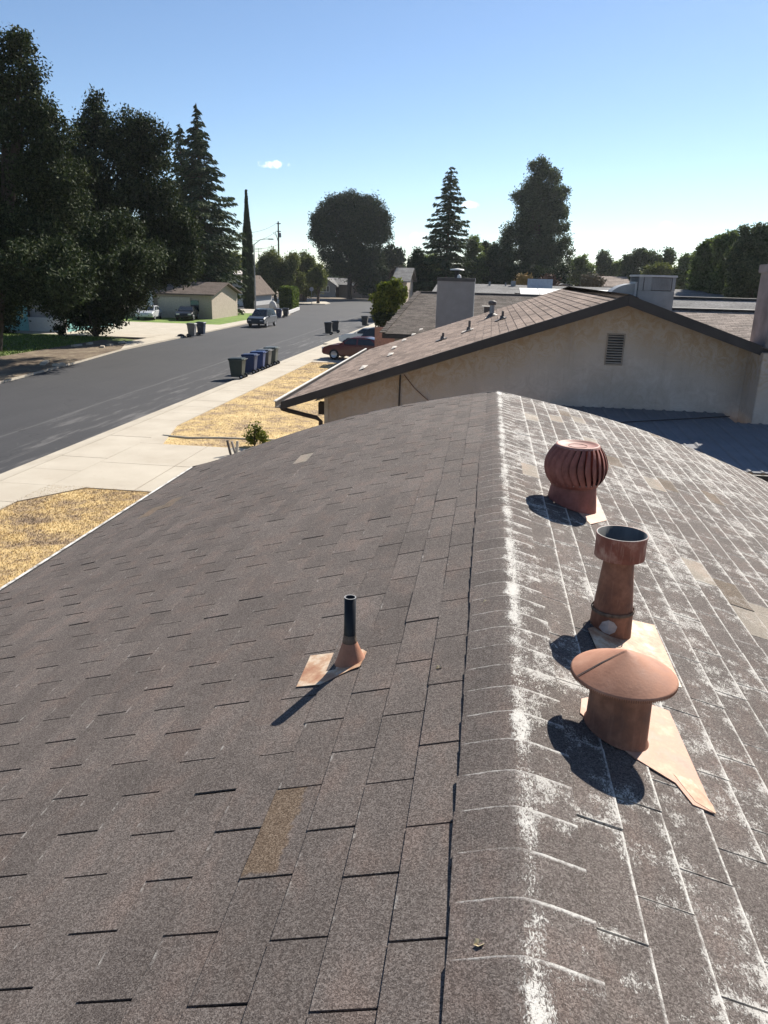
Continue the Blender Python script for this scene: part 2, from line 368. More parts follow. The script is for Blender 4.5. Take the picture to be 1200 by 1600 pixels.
# ridge caps: bent strips, each one tucked under the next
def cap_mesh():
    prof = [(-.132, -.132*SL), (-.10, -.10*SL), (-.05, -.05*SL), (-.018, -.0085), (0, -.006), (.018, -.0085), (.05, -.05*SL), (.10, -.10*SL), (.134, -.134*SL)]
    V, F = [], []; n = len(prof)
    for (y, dz) in ((-.03, .0035), (.127, .0115)):
        V += [(x, y, z+dz+.004) for x, z in prof]
    for (y, dz) in ((-.03, -.002), (.127, .0045)):
        V += [(x, y, z+dz+.004) for x, z in prof]
    F += [(i, i+1, n+i+1, n+i) for i in range(n-1)] + [(n+i, n+i+1, 3*n+i+1, 3*n+i) for i in range(n-1)]
    F += [(0, n, 3*n, 2*n), (n-1, 2*n-1, 4*n-1, 3*n-1)]
    me = bpy.data.meshes.new('ridge_cap'); me.from_pydata(V, [], F); me.materials.append(S_MAIN)
    uv = me.uv_layers.new(name='UVMap')
    for p in me.polygons:
        for li in p.loop_indices:
            q = V[me.loops[li].vertex_index]; uv.data[li].uv = (.5+.45*q[0]/.135, .25+.68*(.127-q[1])/.157 if False else (.127-q[1])/.157)
    return me
cm = cap_mesh()
y = YN
capys = [.89+.127*k for k in range(-18, 54)]
for k, yy in enumerate(capys):
    if yy < YN or yy+.127 > YF+.02: continue
    o = bpy.data.objects.new('ridge_cap', cm); COL.objects.link(o); o.parent = house
    o.location = (XR-house.location.x+rng.normal(0, .0015), yy-house.location.y, ZR); o.rotation_euler = (rng.normal(0, .004), rng.normal(0, .006), rng.normal(0, .004))
# gutter, drip edge, rake board
white_metal = simple('chalky_white_metal', (.62, .60, .56), .55, .15, 8)
m = NM('weathered_gutter_white'); nz = m.noise(9, 4, .7)
gutter_m = m.done(m.ramp(nz, [(.35, (.16, .14, .12)), (.5, (.55, .53, .49)), (.7, (.72, .70, .66))]), .6)
dark_trim = simple('dark_brown_trim', (.045, .038, .036), .6, .2, 4)
b = MB(); ze = zr(XL, 0)
b.box(XL-.012, XL+.02, YN, YF, ze-.06, ze+.002); b.box(XL-.050, XL-.042, YN, YF+.02, ze-.10, ze-.03); b.box(XL-.043, XL-.013, YN, YF+.02, ze-.10, ze-.088)
b.build('gutter', gutter_m, house)
b = MB()
for k in range(nx-1):
    i = k; x0, x1 = xs[i], xs[i+1]
    b.add([(x0, YF, zr(x0, YF)+.004), (x1, YF, zr(x1, YF)+.004), (x1, YF+.02, zr(x1, YF)+.004), (x0, YF+.02, zr(x0, YF)+.004),
           (x0, YF, zr(x0, YF)-.14), (x1, YF, zr(x1, YF)-.14), (x1, YF+.02, zr(x1, YF)-.14), (x0, YF+.02, zr(x0, YF)-.14)],
          [(0, 1, 2, 3), (4, 5, 1, 0), (3, 2, 6, 7), (7, 6, 5, 4)])
b.build('rake_board', dark_trim, house)

# ------------------------------------------------------------------ roof vents (foreground)
def rust_mat(name, base, light, dark, streak=True, rough=.62):
    m = NM(name); a = m.noise(14, 5, .65); b_ = m.noise(60, 4, .7, stretch=(1, 1, .12)); c = m.noise(4, 3, .6)
    col = m.ramp(a, [(.28, dark), (.5, base), (.72, light)])
    if streak: col = m.mix(m.ss(b_, .5, .72, 0, .55), col, light)
    col = m.mix(m.ss(c, .52, .7, 0, .5), col, dark); m.bump(m.noise(120, 3, .6), .25, .002); m.b.inputs['Specular IOR Level'].default_value = .35
    return m.done(col, m.ss(a, .3, .7, rough-.12, rough+.15))
R_TURB = rust_mat('oxide_red_paint', (.23, .078, .060), (.31, .125, .10), (.14, .042, .032))
R_CAP = rust_mat('light_rust_orange', (.36, .17, .105), (.45, .24, .16), (.27, .115, .066), False, .7)  # cone cap and boot: lighter and more orange than the neck colour
R_NECK = rust_mat('rust_brown_paint', (.20, .085, .05), (.33, .16, .10), (.11, .045, .03))
R_COLLAR = rust_mat('scratched_oxide_red', (.22, .085, .068), (.45, .32, .28), (.12, .04, .035))
m = NM('rusted_cream_flashing'); a = m.noise(11, 5, .7); b_ = m.noise(70, 3, .7)
FLASH = m.done(m.mix(m.ss(b_, .4, .75, 0, .4), m.ramp(a, [(.36, (.34, .17, .10)), (.5, (.47, .30, .19)), (.62, (.60, .50, .38))]), (.26, .12, .07)), .6)
FLASH_R = rust_mat('salmon_flashing', (.42, .235, .16), (.60, .44, .32), (.30, .14, .09), False)
m = NM('galvanised_inside'); GALV = m.done(m.ramp(m.noise(8, 4, .7, stretch=(1, 1, .2)), [(.3, (.06, .062, .06)), (.7, (.20, .205, .20))]), .5, .3)
BLACK = simple('black_abs_plastic', (.010, .010, .011), .4, .3, 20)
TAR = simple('cracked_tar_sealant', (.13, .095, .07), .8, .5, 40, bump=.5)
PATCH = simple('pale_dried_sealant', (.42, .38, .36), .85, .3, 30)

def plate(pxs, side, lift=.009, thick=.003):
    """flashing plate lying on the roof slope through measured corners"""
    pts = [roof_hit(x, y, side) for x, y in pxs]; pts = [(p[0], p[1], zr(p[0], p[1])+lift) for p in pts]
    return MB().extrude(pts, (0, 0, -thick))
def slanted_tube(b, c, r0, r1, ztop, n=40, inner=0, side=1, flare=0):
    """vertical tube whose foot is cut along the roof slope"""
    V = []; cx, cy = c
    for k in range(n):
        t = 2*math.pi*k/n; x, y = cx+(r0+flare)*math.cos(t), cy+(r0+flare)*math.sin(t); V.append((x, y, zr(x, y)+.008))
    for k in range(n):
        t = 2*math.pi*k/n; x, y = cx+r0*math.cos(t), cy+r0*math.sin(t); V.append((x, y, zr(x, y)+.008+flare*.9+.004))
    for k in range(n):
        t = 2*math.pi*k/n; V.append((cx+r1*math.cos(t), cy+r1*math.sin(t), ztop))
    b.add(V, [(j*n+k, j*n+(k+1) % n, (j+1)*n+(k+1) % n, (j+1)*n+k) for j in range(2) for k in range(n)], True); return b

# turbine
tc_ = roof_hit(893, 792, 1); tx, ty = float(tc_[0]), float(tc_[1]); tzb = zr(tx, ty)
turb = empty('turbine_vent', (tx, ty, tzb), label='rust red spinning turbine vent with curved fins, farthest of the roof vents', cat='roof vent')
zt = tzb+.135
slanted_tube(MB(), (tx, ty), .136, .122, zt-.012, side=1).build('base_pipe', R_TURB, turb)
MB().lathe([(.123, -.016), (.128, -.014), (.128, .002), (.10, .004)], (tx, ty, zt)).build('collar', R_TURB, turb)
plate([(900, 775), (925, 770), (947, 819), (922, 824), (898, 800)], 1).build('flashing', FLASH_R, turb)
HH, HR = .205, .172
def head_r(t): return .112+(HR-.112)*math.sin(math.pi*(.12+.80*t))**.8 if t < 1 else .11
NF = 26; b = MB(); pr = []
fin = MB(); steps = 9; V = []
for i in range(steps+1):
    t = i/steps; r = .098+.02*(1-t)+(HR-.108)*max(0, math.sin(math.pi*(.06+.86*t)))**.7; z = HH*t; sw = .05-.24*math.sin(math.pi*t*.9)
    for (dr, da) in ((0, 0), (-.002, .12), (-.013, .225)):
        a = sw+da; V.append(((r+dr)*math.cos(a), (r+dr)*math.sin(a), z))
fin.add(V, [(i*3+j, i*3+j+1, (i+1)*3+j+1, (i+1)*3+j) for i in range(steps) for j in range(2)], True)
f0 = fin.build('fin', R_TURB, turb); f0.parent = turb; f0.matrix_parent_inverse = Matrix.Identity(4); f0.location = (0, 0, zt-tzb)
for k in range(1, NF):
    c = f0.copy(); COL.objects.link(c); c.rotation_euler = (0, 0, 2*math.pi*k/NF)
MB().lathe([(.122, -.006), (.117, .005), (.108, .008), (.103, .002), (.06, -.004), (.001, -.006)], (tx, ty, zt+HH+.002)).build('top_plate', simple('sunlit_oxide', (.33, .16, .13), .6, .15, 10), turb)  # top plate lighter than the fins: its sunlit look is put into the colour
MB().lathe([(.118, -.012), (.131, -.008), (.137, .004), (.137, .014), (.130, .018)], (tx, ty, zt)).build('bottom_ring', R_TURB, turb)
MB().lathe([(.05, 0), (.05, HH)], (tx, ty, zt)).build('shaft', dark_trim, turb)
rv = MB()
for k in range(26):
    a = 2*math.pi*k/26; rv.lathe([(.0032, 0), (.002, .002), (.0001, .0025)], (tx+.1375*math.cos(a), ty+.1375*math.sin(a), zt+.009), 6, axis=(math.cos(a), math.sin(a), 0))
rv.build('rivet', simple('pale_rivet', (.4, .3, .26), .5), turb)

# open flue
fc = roof_hit(953, 985, 1); fx, fy = float(fc[0]), float(fc[1]); fzb = zr(fx, fy)
flue = empty('flue_pipe', (fx, fy, fzb), label='tall rust brown flue pipe with open collar top, middle of the three right vents', cat='roof vent')
slanted_tube(MB(), (fx, fy), .074, .071, fzb+.085).build('base_cone', R_NECK, flue)
MB().lathe([(.0745, .082), (.0765, .088), (.0735, .094)], (fx, fy, fzb)).build('storm_collar', TAR, flue)
MB().lathe([(.069, .09), (.050, .292)], (fx, fy, fzb)).build('pipe', R_NECK, flue)
tz = .29
MB().lathe([(.052, tz-.014), (.078, tz-.004), (.086, tz-.002), (.086, tz+.078), (.0885, tz+.080), (.0885, tz+.083), (.086, tz+.083)], (fx, fy, fzb)).build('collar', R_COLLAR, flue)
MB().lathe([(.086, tz+.083), (.083, tz+.083), (.083, tz+.006), (.052, tz+.002)], (fx, fy, fzb)).build('collar_lining', GALV, flue)
MB().lathe([(.052, tz+.004), (.049, tz-.03)], (fx, fy, fzb)).build('pipe_throat', dark_trim, flue)
b = MB(); b.add([(fx+.0745*math.sin(a), fy-.0752*math.cos(a), fzb+z) for a, z in [(-.75, .035), (-.5, .022), (-.2, .018), (.05, .03), (.12, .05), (-.05, .066), (-.3, .072), (-.6, .06)]]+[(fx+.0755*math.sin(-.3), fy-.0765*math.cos(-.3), fzb+.045)], [(i, (i+1) % 8, 8) for i in range(8)]); b.build('sealant_patch', PATCH, flue)
plate([(918, 985), (985, 972), (1022, 980), (1065, 1078), (1040, 1074), (1000, 1060), (940, 1035)], 1, .0095).build('flashing', FLASH, flue)

# conical cowl
cc = roof_hit(962, 1145, 1); cx, cy = float(cc[0]), float(cc[1]); czb = zr(cx, cy)
cowl = empty('cowl_vent', (cx, cy, czb), label='squat rust orange vent with wide shallow cone cap, nearest of the right vents', cat='roof vent')
slanted_tube(MB(), (cx, cy), .084, .080, czb+.19, flare=.006).build('neck', R_NECK, cowl)
cr = .137; cz = czb+.185
MB().lathe([(cr-.004, -.008), (cr, -.006), (cr+.001, 0), (cr-.003, .003), (.07, .036), (.008, .064), (.0005, .067)], (cx, cy, cz), 64).build('cone_cap', R_CAP, cowl)
MB().lathe([(cr-.004, -.008), (cr-.008, -.006), (.02, .05)], (cx, cy, cz), 48).build('cap_underside', R_NECK, cowl)
sa = math.radians(200); MB().add([(cx+r*math.cos(sa+da), cy+r*math.sin(sa+da), cz+zz) for r, zz in ((.004, .0672), (.07, .0375), (cr-.002, .0045)) for da in (-.0022/max(r, .012), .0022/max(r, .012))],
    [(0, 1, 3, 2), (2, 3, 5, 4)]).build('seam', dark_trim, cowl)
b = MB()
for k in range(150):
    a = 2*math.pi*k/150; b.bar((cx+(cr+.0005)*math.cos(a), cy+(cr+.0005)*math.sin(a), cz-.009), (cx+(cr+.0005)*math.cos(a), cy+(cr+.0005)*math.sin(a), cz-.001), .0022, .0015)
b.build('crimped_rim', R_NECK, cowl)
for a in (.6, 2.7, 4.8):
    MB().bar((cx+.078*math.cos(a), cy+.078*math.sin(a), cz-.02), (cx+.105*math.cos(a), cy+.105*math.sin(a), cz+.012), .012, .002).build('cap_strap', R_NECK, cowl)
plate([(908, 1096), (960, 1085), (1045, 1115), (1116, 1276), (1082, 1262), (1055, 1228), (990, 1188), (930, 1140), (906, 1118)], 1, .0095).build('flashing', FLASH_R, cowl)
plate([(1052, 1215), (1078, 1222), (1112, 1262), (1118, 1277), (1086, 1258)], 1, .0105, .001).build('bare_metal_patch', FLASH, cowl)

# plumbing pipe on the left slope
pc = roof_hit(546, 1035, -1); px_, py_ = float(pc[0]), float(pc[1]); pzb = zr(px_, py_)
pipe = empty('plumbing_vent', (px_, py_, pzb), label='slim black plumbing pipe in a rusty boot on the left roof slope', cat='vent pipe')
b = MB(); b.lathe([(.0195, .0), (.0195, .205), (.0165, .205), (.0165, .06)], (px_, py_, pzb+.035), 28); b.build('pipe', BLACK, pipe)
MB().lathe([(.0195, .2055), (.0165, .2055)], (px_, py_, pzb+.035), 28).build('cut_rim', simple('pale_cut_plastic', (.3, .3, .3), .5), pipe)
slanted_tube(MB(), (px_, py_), .046, .0215, pzb+.085, n=32, flare=.006).build('boot', R_CAP, pipe)
b = MB(); b.lathe([(.0225, .070), (.0245, .078), (.0225, .092), (.0205, .106)], (px_, py_, pzb), 28); b.build('boot_collar', TAR, pipe)
plate([(485, 1028), (566, 1018), (573, 1022), (562, 1045), (548, 1050), (500, 1073), (463, 1077)], -1, .0095, .002).build('flashing', FLASH, pipe)

# debris on the roof
leaf_m = simple('dry_leaf_tan', (.52, .44, .28), .8, .2, 80)
for (px, py, s, rz, lab) in [(748, 1482, .008, .4, 'curled pale dry leaf on the ridge cap nearest the camera'), (760, 945, .010, 1.2, 'small pale dry leaf on ridge caps beside the open flue'), (686, 1047, .008, 2.0, 'tiny pale flake on the left slope close to ridge caps')]:
    h = roof_hit(px, py, -1); b = MB()
    z = zr(h[0], h[1])+(.010 if px > 700 else .007)
    b.add([(h[0]-s*1.2, h[1]-s*.3, z), (h[0]-s*.2, h[1]-s, z+.003), (h[0]+s, h[1]-s*.5, z+.006), (h[0]+s*1.2, h[1]+s*.4, z+.001), (h[0], h[1]+s*.9, z+.004), (h[0]-s*.9, h[1]+s*.6, z+.007), (h[0], h[1], z-.003)],
          [(0, 1, 6), (1, 2, 6), (2, 3, 6), (3, 4, 6), (4, 5, 6), (5, 0, 6)])
    tag(b.build('dry_leaf', leaf_m), lab, 'leaf', 'dry leaves on the roof')

# ------------------------------------------------------------------ ground, road, pavements
def pave_mat(name, c1, c2, scale=3, dirt=(.2, .17, .13), sp=260):
    m = NM(name); a = m.noise(scale*.25, 5, .65); b_ = m.noise(sp*.2, 3, .7); c = m.noise(scale, 5, .7)
    col = m.ramp(a, [(.3, c1), (.7, c2)]); col = m.mix(m.ss(c, .55, .75, 0, .45), col, dirt)
    col = m.mix(m.ss(b_, .3, .7, 0, .3), col, tuple(x*.75 for x in c1)); m.bump(b_, .3, .01); return m.done(col, .85)
CONC = pave_mat('warm_concrete', (.40, .35, .28), (.50, .45, .37), 3, (.33, .27, .20))
m = NM('aged_asphalt'); X = m.xyz(); st = m.noise(.5, 5, .62, stretch=(1.6, .22, 1)); sp = m.noise(30, 3, .8); big = m.noise(.09, 4, .6); lt = m.noise(1.1, 6, .72, stretch=(2.2, .22, 1))
col = m.ramp(st, [(.3, (.035, .035, .038)), (.7, (.047, .046, .049))]); col = m.mix(m.ss(big, .4, .65, 0, .5), col, (.054, .053, .055))
scuff = m.math('MULTIPLY', m.ss(lt, .50, .66), m.ss(X[0], -17.5, -14.0, 0.03, .6)); col = m.mix(scuff, col, (.18, .17, .165))
pebble = m.ss(m.voro(1.9), .0, .05, 1, 0); col = m.mix(m.math('MULTIPLY', pebble, m.ss(X[1], 20, 90, .8, 0)), col, (.4, .38, .35))
col = m.mix(m.ss(m.math('ABSOLUTE', m.math('ADD', m.math('SUBTRACT', X[0], m.math('MULTIPLY', X[1], -.02)), m.math('ADD', 15.1, m.math('MULTIPLY', st, .5)))), .02, .12, .35, 0), col, (.16, .155, .15))
dv = m.n.new('ShaderNodeVectorMath'); dv.operation = 'MULTIPLY_ADD'; nz_ = m.n.new('ShaderNodeTexNoise'); nz_.inputs['Scale'].default_value = .8; m.l.new(m.geo.outputs['Position'], nz_.inputs['Vector'])
m.l.new(nz_.outputs['Color'], dv.inputs[0]); dv.inputs[1].default_value = (2.2, 2.2, 0); m.l.new(m.geo.outputs['Position'], dv.inputs[2])
ck = m.voro(.11, 'DISTANCE_TO_EDGE', dv.outputs[0]); col = m.mix(m.ss(ck, .0006, .0022, .7, 0), col, (.022, .022, .024))
col = m.mix(m.ss(sp, .35, .7, 0, .4), col, (.028, .028, .03)); m.bump(sp, .4, .015); ASPH = m.done(col, .78)
def lawn_mat(name, stops, sc=1.0):
    m = NM(name); a = m.noise(.55*sc, 6, .72); b_ = m.noise(14*sc, 4, .75, .5); f = m.math('ADD', m.math('MULTIPLY', a, .45), m.math('ADD', m.math('MULTIPLY', b_, .3), m.math('MULTIPLY', m.noise(2.2*sc, 4, .7, .6), .25)))
    m.bump(b_, .5, .04); return m.done(m.ramp(f, stops), .95)
DRY = lawn_mat('dry_lawn', [(.40, (.20, .145, .10)), (.46, (.36, .26, .15)), (.52, (.52, .375, .175)), (.61, (.62, .465, .235))])
GREEN = lawn_mat('green_lawn', [(.34, (.06, .09, .02)), (.5, (.12, .19, .035)), (.68, (.22, .28, .06))])
DIRT = lawn_mat('bare_earth', [(.34, (.10, .08, .06)), (.5, (.17, .135, .10)), (.68, (.26, .21, .15))])
def sheet(name, poly, z, mat, th=None, **kw):
    b = MB(); b.prism(poly, z-(th or .02), z); o = b.build(name, mat); return tag(o, kind='structure')
sheet('ground', [(-415, -55), (415, -55), (415, 515), (-415, 515)], -.04, DIRT)
KL = [(-22.6, -40), (-22.6, 25), (-23.1, 34), (-24.0, 43), (-24.9, 50), (-25.2, 64), (-25.7, 85), (-25.9, 100), (-26.8, 105), (-29.5, 108.5), (-34, 110), (-120, 113)]
KR = [(-12.9, -40), (-12.9, 100), (-13.5, 140), (-16, 150), (-25, 154)]
road = [(-12.9, -40)] + KR[1:] + [(90, 154), (90, 165), (-30, 165), (-120, 168), (-120, 154), (-44, 150), (-36, 146), (-34, 140), (-33, 136), (-40, 133), (-120, 134)] + KL[::-1]
sheet('road', road, 0.0, ASPH)
# right kerb and gutter, individual sidewalk slabs
kerb = empty('right_sidewalk', (-11.8, 10, 0), kind='structure')
y = -10.0
def slab(x0, x1, y0, y1, z0, z1, par, name='slab', mat=CONC, g=.008):
    o = MB().box(x0+g, x1-g, y0+g, y1-g, z0, z1).build(name, mat, par); return o
while y < 60:
    slab(-12.30, -10.85, y, y+1.52, 0, .115+random.uniform(-.003, .003), kerb); y += 1.52
y = -10
while y < 60:
    b = MB(); b.extrude([(-12.95, y+.006, .004), (-12.95, y+.006, .02), (-12.62, y+.006, .03), (-12.50, y+.006, .10), (-12.31, y+.006, .118), (-12.31, y+.006, .004)], (0, 3.04, 0)); b.build('kerb', CONC, kerb); y += 3.052
far = MB(); far.box(-12.9, -10.85, 60, 150, 0, .11); far.build('far_pavement', CONC, kerb)
drive = empty('driveway', (-7, 20, 0), kind='structure')
gx = [-10.85, -8.6, -6.2, -3.8, -1.5]; gy = [17.35, 19.95, 22.6]
for i in range(4):
    for j in range(2): slab(gx[i], gx[i+1], gy[j], gy[j+1], .02, .118+random.uniform(-.002, .002), drive, g=.012)
MB().add([(-10.86, 15.9, .119), (-10.86, 17.36, .119), (-9.9, 17.36, .119), (-10.86, 15.9, .02), (-10.86, 17.36, .02), (-9.9, 17.36, .02)], [(0, 1, 2), (3, 5, 4), (0, 2, 5, 3), (2, 1, 4, 5), (1, 0, 3, 4)]).build('slab', CONC, drive)
MB().add([(-10.86, 22.6, .119), (-10.86, 25.6, .119), (-10.1, 22.6, .119), (-10.86, 22.6, .02), (-10.86, 25.6, .02), (-10.1, 22.6, .02)], [(0, 1, 2), (3, 5, 4), (0, 2, 5, 3), (2, 1, 4, 5), (1, 0, 3, 4)]).build('slab', CONC, drive)
drive2 = empty('second_driveway', (-7, 52, 0), kind='structure')
for i in range(3):
    for j in range(3): slab(-10.85+i*2.4, -10.85+(i+1)*2.4, 47+j*3.4, 47+(j+1)*3.4, .02, .117, drive2, g=.012)
sheet('near_lawn', [(-10.84, -20), (3, -20), (3, 17.34), (-9.88, 17.34), (-10.84, 15.9)], .10, DRY, .12)
sheet('middle_lawn', [(-10.1, 22.61), (-3.79, 22.61), (-3.79, 46.98), (-10.84, 46.98), (-10.84, 25.6)], .10, DRY, .12)
sheet('yard_earth', [(-1.5, 17.35), (60, 17.35), (60, 150), (-3.78, 150), (-3.78, 22.62), (-1.5, 22.62)], .06, DIRT, .1)
sheet('far_lawn', [(-10.84, 57.3), (-3.8, 57.3), (-3.8, 150), (-10.84, 150)], .10, DIRT, .12)
# garden edging strip in the lawn
e1 = at_z(255, 681, .1); e2 = at_z(345, 685, .1); e3 = at_z(440, 689, .1)
b = MB(); b.tube([(e1[0], e1[1], .12), ((e1[0]+e2[0])/2, (e1[1]+e2[1])/2-.25, .13), (e2[0], e2[1], .12), (e3[0], e3[1], .12)], .035, 8)
tag(b.build('garden_edging', simple('pale_plastic_edging', (.55, .48, .36), .7)), 'thin pale edging strip curving across the dry lawn beside the driveway', 'edging')

# opposite side
sheet('left_pavement', [(p[0]-.0, p[1]) for p in KL[1:8]] + [(-27.2, 100), (-27.2, 64), (-26.9, 50), (-26, 43), (-25, 34), (-24.4, 25)][0:6], .11, CONC, .13)
sheet('left_green_lawn', [(-60, 20), (-24.42, 20), (-24.42, 25), (-25.02, 34), (-26.02, 43), (-26.92, 50), (-27.1, 57), (-30, 58.5), (-34, 59), (-60, 58)], .10, lawn_mat('patchy_green_lawn', [(.34, (.07, .06, .03)), (.5, (.10, .13, .035)), (.68, (.20, .25, .06))]), .12)
ldrive = empty('left_driveway', (-32, 66, 0), kind='structure')
for i in range(4):
    for j in range(4): slab(-27.2-(i+1)*3.4, -27.2-i*3.4, 59.1+j*4.3, 59.1+(j+1)*4.3, .02, .112, ldrive, g=.012)
sheet('left_house_lawn', [(-60, 76.4), (-27.22, 76.4), (-27.22, 99), (-60, 99)], .10, GREEN, .12)
sheet('corner_pavement', [(-27.2, 99.02), (-26.4, 101), (-27.1, 105), (-29.7, 108.3), (-34, 109.8), (-60, 110.7), (-60, 99.02)], .112, CONC, .13)
sheet('corner_island', [(-31.6, 134.5), (-29.0, 136.6), (-29.0, 141), (-31, 147), (-36, 149), (-60, 150), (-60, 134.5)], .12, CONC, .14)
sheet('far_block_lawn', [(-140, 166), (110, 166), (110, 240), (-140, 240)], .06, DIRT, .1)
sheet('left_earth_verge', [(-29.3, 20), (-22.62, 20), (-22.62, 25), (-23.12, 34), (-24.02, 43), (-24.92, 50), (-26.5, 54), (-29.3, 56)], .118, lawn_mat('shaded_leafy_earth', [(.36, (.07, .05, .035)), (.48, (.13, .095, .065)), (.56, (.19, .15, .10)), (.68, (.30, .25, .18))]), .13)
# broken kerb stones on the left, shaded by the oak
for k, (px, py, l) in enumerate([(120, 541, .9), (140, 538, .7), (160, 543, .5), (172, 540, .45), (190, 536, .8), (70, 568, 1.6), (92, 571, .8)]):
    p = at_z(px, py, .12); o = MB().box(-l/2, l/2, -.14, .14, 0, .16, Matrix.Translation((p[0], p[1], .08)) @ Matrix.Rotation(1.45+.25*(k % 3), 4, 'Z')).build('kerb_stone', CONC, bevel=.02)
    tag(o, ['pale broken kerb stone in dappled shade beneath the big oak', 'second broken kerb stone beneath the oak, short', 'squat bright kerb fragment beside driveway apron', 'small bright kerb fragment right of the squat one',
            'rightmost kerb stone, where the pale driveway meets the road', 'long pale kerb stone at the left edge of the road', 'short kerb piece at the right end of the long stone'][k], 'kerb stone', 'broken kerb stones under the oak')

# grass tufts
def tufts(name, poly_fn, n, x0, x1, y0, y1, z, mat, h=(.012, .035), w=.014):
    P = np.column_stack([rng.uniform(x0, x1, n), rng.uniform(y0, y1, n)]); P = P[[poly_fn(a, b) for a, b in P]]; n = len(P)
    hh = rng.uniform(*h, n); a = rng.uniform(0, 6.28, n); ww = w*rng.uniform(.5, 1.3, n); ln = rng.normal(0, .5, (n, 2))*hh[:, None]
    v = np.zeros((n, 3, 3)); v[:, 0, :2] = P - np.column_stack([np.cos(a), np.sin(a)])*ww[:, None]/2; v[:, 1, :2] = P + np.column_stack([np.cos(a), np.sin(a)])*ww[:, None]/2
    v[:, 0, 2] = v[:, 1, 2] = z-.01; v[:, 2, :2] = P+ln; v[:, 2, 2] = z+hh
    me = bpy.data.meshes.new(name); me.from_pydata(v.reshape(-1, 3).tolist(), [], np.arange(3*n).reshape(-1, 3).tolist()); me.materials.append(mat)
    return tag(link_mesh(name, me), kind='stuff')
m = NM('dry_grass_blade'); r = m.geo.outputs['Random Per Island']; f = m.math('ADD', m.math('MULTIPLY', m.noise(.55, 6, .72), .5), m.math('ADD', m.math('MULTIPLY', m.noise(2.2, 4, .7, .6), .38), m.math('MULTIPLY', r, .12)))
m.b.inputs['Specular IOR Level'].default_value = .1; DRYB = m.done(m.ramp(f, [(.40, (.24, .175, .12)), (.46, (.40, .29, .17)), (.52, (.54, .395, .19)), (.61, (.64, .49, .25))]), .95)
m = NM('green_grass_blade'); r = m.geo.outputs['Random Per Island']; GRB = m.done(m.ramp(r, [(0, (.07, .10, .02)), (1, (.20, .28, .06))]), .9)
tag(tufts('dry_grass', lambda a, b: True, 60000, -10.93, -5.0, 8, 17.42, .11, DRYB), 'dry golden grass tufts on the lawn nearest the camera', 'grass')
tag(tufts('dry_grass', lambda a, b: a > -10.8+max(0, 25.6-b)*.25, 60000, -10.84, -3.8, 22.62, 46.9, .10, DRYB, (.012, .04), .02), 'dry golden grass tufts on the lawn beyond the driveway', 'grass')
tag(tufts('green_grass', lambda a, b: a < -29.3, 26000, -50, -29.3, 36, 58, .10, GRB, (.04, .14), .1), 'green grass tufts in the shade beneath the oaks across the road', 'grass')

# ------------------------------------------------------------------ neighbouring house
YFA, YW = 11.40, 11.92
eL = at_y(441, 628, YFA); pk = at_y(983, 462, YFA); eR = at_y(1189, 540, YFA); YB = 20.5
sL = (pk[2]-eL[2])/(pk[0]-eL[0]); sR = .335
nb = empty('neighbour_house', (pk[0], 16, 0), label='tan stucco house next door with brown shingle gable roof and louvred attic vent', cat='house')
m = NM('swirled_tan_stucco'); P = m.noise(5.5, 6, .72, 1.6); Q = m.noise(1.1, 4, .6); F2 = m.noise(60, 3, .7); Z = m.xyz()[2]
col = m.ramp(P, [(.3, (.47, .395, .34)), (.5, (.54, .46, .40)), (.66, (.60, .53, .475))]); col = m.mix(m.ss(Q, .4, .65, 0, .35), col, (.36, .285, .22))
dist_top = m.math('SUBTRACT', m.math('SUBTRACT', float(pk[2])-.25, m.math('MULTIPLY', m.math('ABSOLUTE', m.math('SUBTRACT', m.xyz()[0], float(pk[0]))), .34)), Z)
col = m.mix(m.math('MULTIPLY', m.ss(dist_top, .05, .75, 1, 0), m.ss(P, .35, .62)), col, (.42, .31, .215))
col = m.mix(m.math('MULTIPLY', m.ss(m.noise(5, 4, .7, stretch=(1.4, 1, .10)), .55, .75), .22), col, (.24, .19, .15)); m.bump(m.math('ADD', P, m.math('MULTIPLY', F2, .7)), .8, .015); STUCCO = m.done(col, .92)
wx0 = float(at_y(508, 640, YW)[0]); wx1 = 3.75
g = MB(); zt_ = lambda x: pk[2]-.085-(sL*(pk[0]-x) if x < pk[0] else sR*(x-pk[0]))
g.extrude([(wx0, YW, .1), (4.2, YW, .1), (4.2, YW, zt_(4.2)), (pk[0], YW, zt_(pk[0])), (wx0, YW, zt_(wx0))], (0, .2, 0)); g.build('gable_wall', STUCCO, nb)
MB().box(wx0+.001, wx0+.2, YW+.201, YB-.4, .1, 3.3).box(4.8, 7.2, YW+.5, YB-.4, .1, 3.3).build('wall', STUCCO, nb)
lth = math.hypot(pk[0]-eL[0], pk[2]-eL[2]); VL = np.array([(pk[0]-eL[0])/lth, 0, (pk[2]-eL[2])/lth]); EX = .1335
# roof slabs
b = MB(); t = .06
NL = np.array([-VL[2], 0, VL[0]])
b.extrude([(eL[0], YFA+.03, eL[2]-.012), (pk[0], YFA+.03, pk[2]-.012), (pk[0], YFA+.03, pk[2]-.012-t), (eL[0], YFA+.03, eL[2]-.012-t)], (0, YB-YFA-.03, 0))
zR = lambda x: pk[2]-sR*(x-pk[0])
b.extrude([(pk[0], YFA+.03, pk[2]-.012), (7.6, YFA+.03, zR(7.6)-.012), (7.6, YFA+.03, zR(7.6)-.012-t), (pk[0], YFA+.03, pk[2]-.012-t)], (0, YB-YFA-.03, 0)); b.build('roof_deck', dark_trim, nb)
rowsL = int(lth/EX)+1
pl = slope_tabs((eL[0], YFA, eL[2]-.008), (0, 1, 0), VL, YB-YFA, rowsL, EX, .305, .152)
for i, (M, mi) in enumerate(pl):
    pl[i] = (M*1, 0); pl[i][0][:, 2] *= 1.9
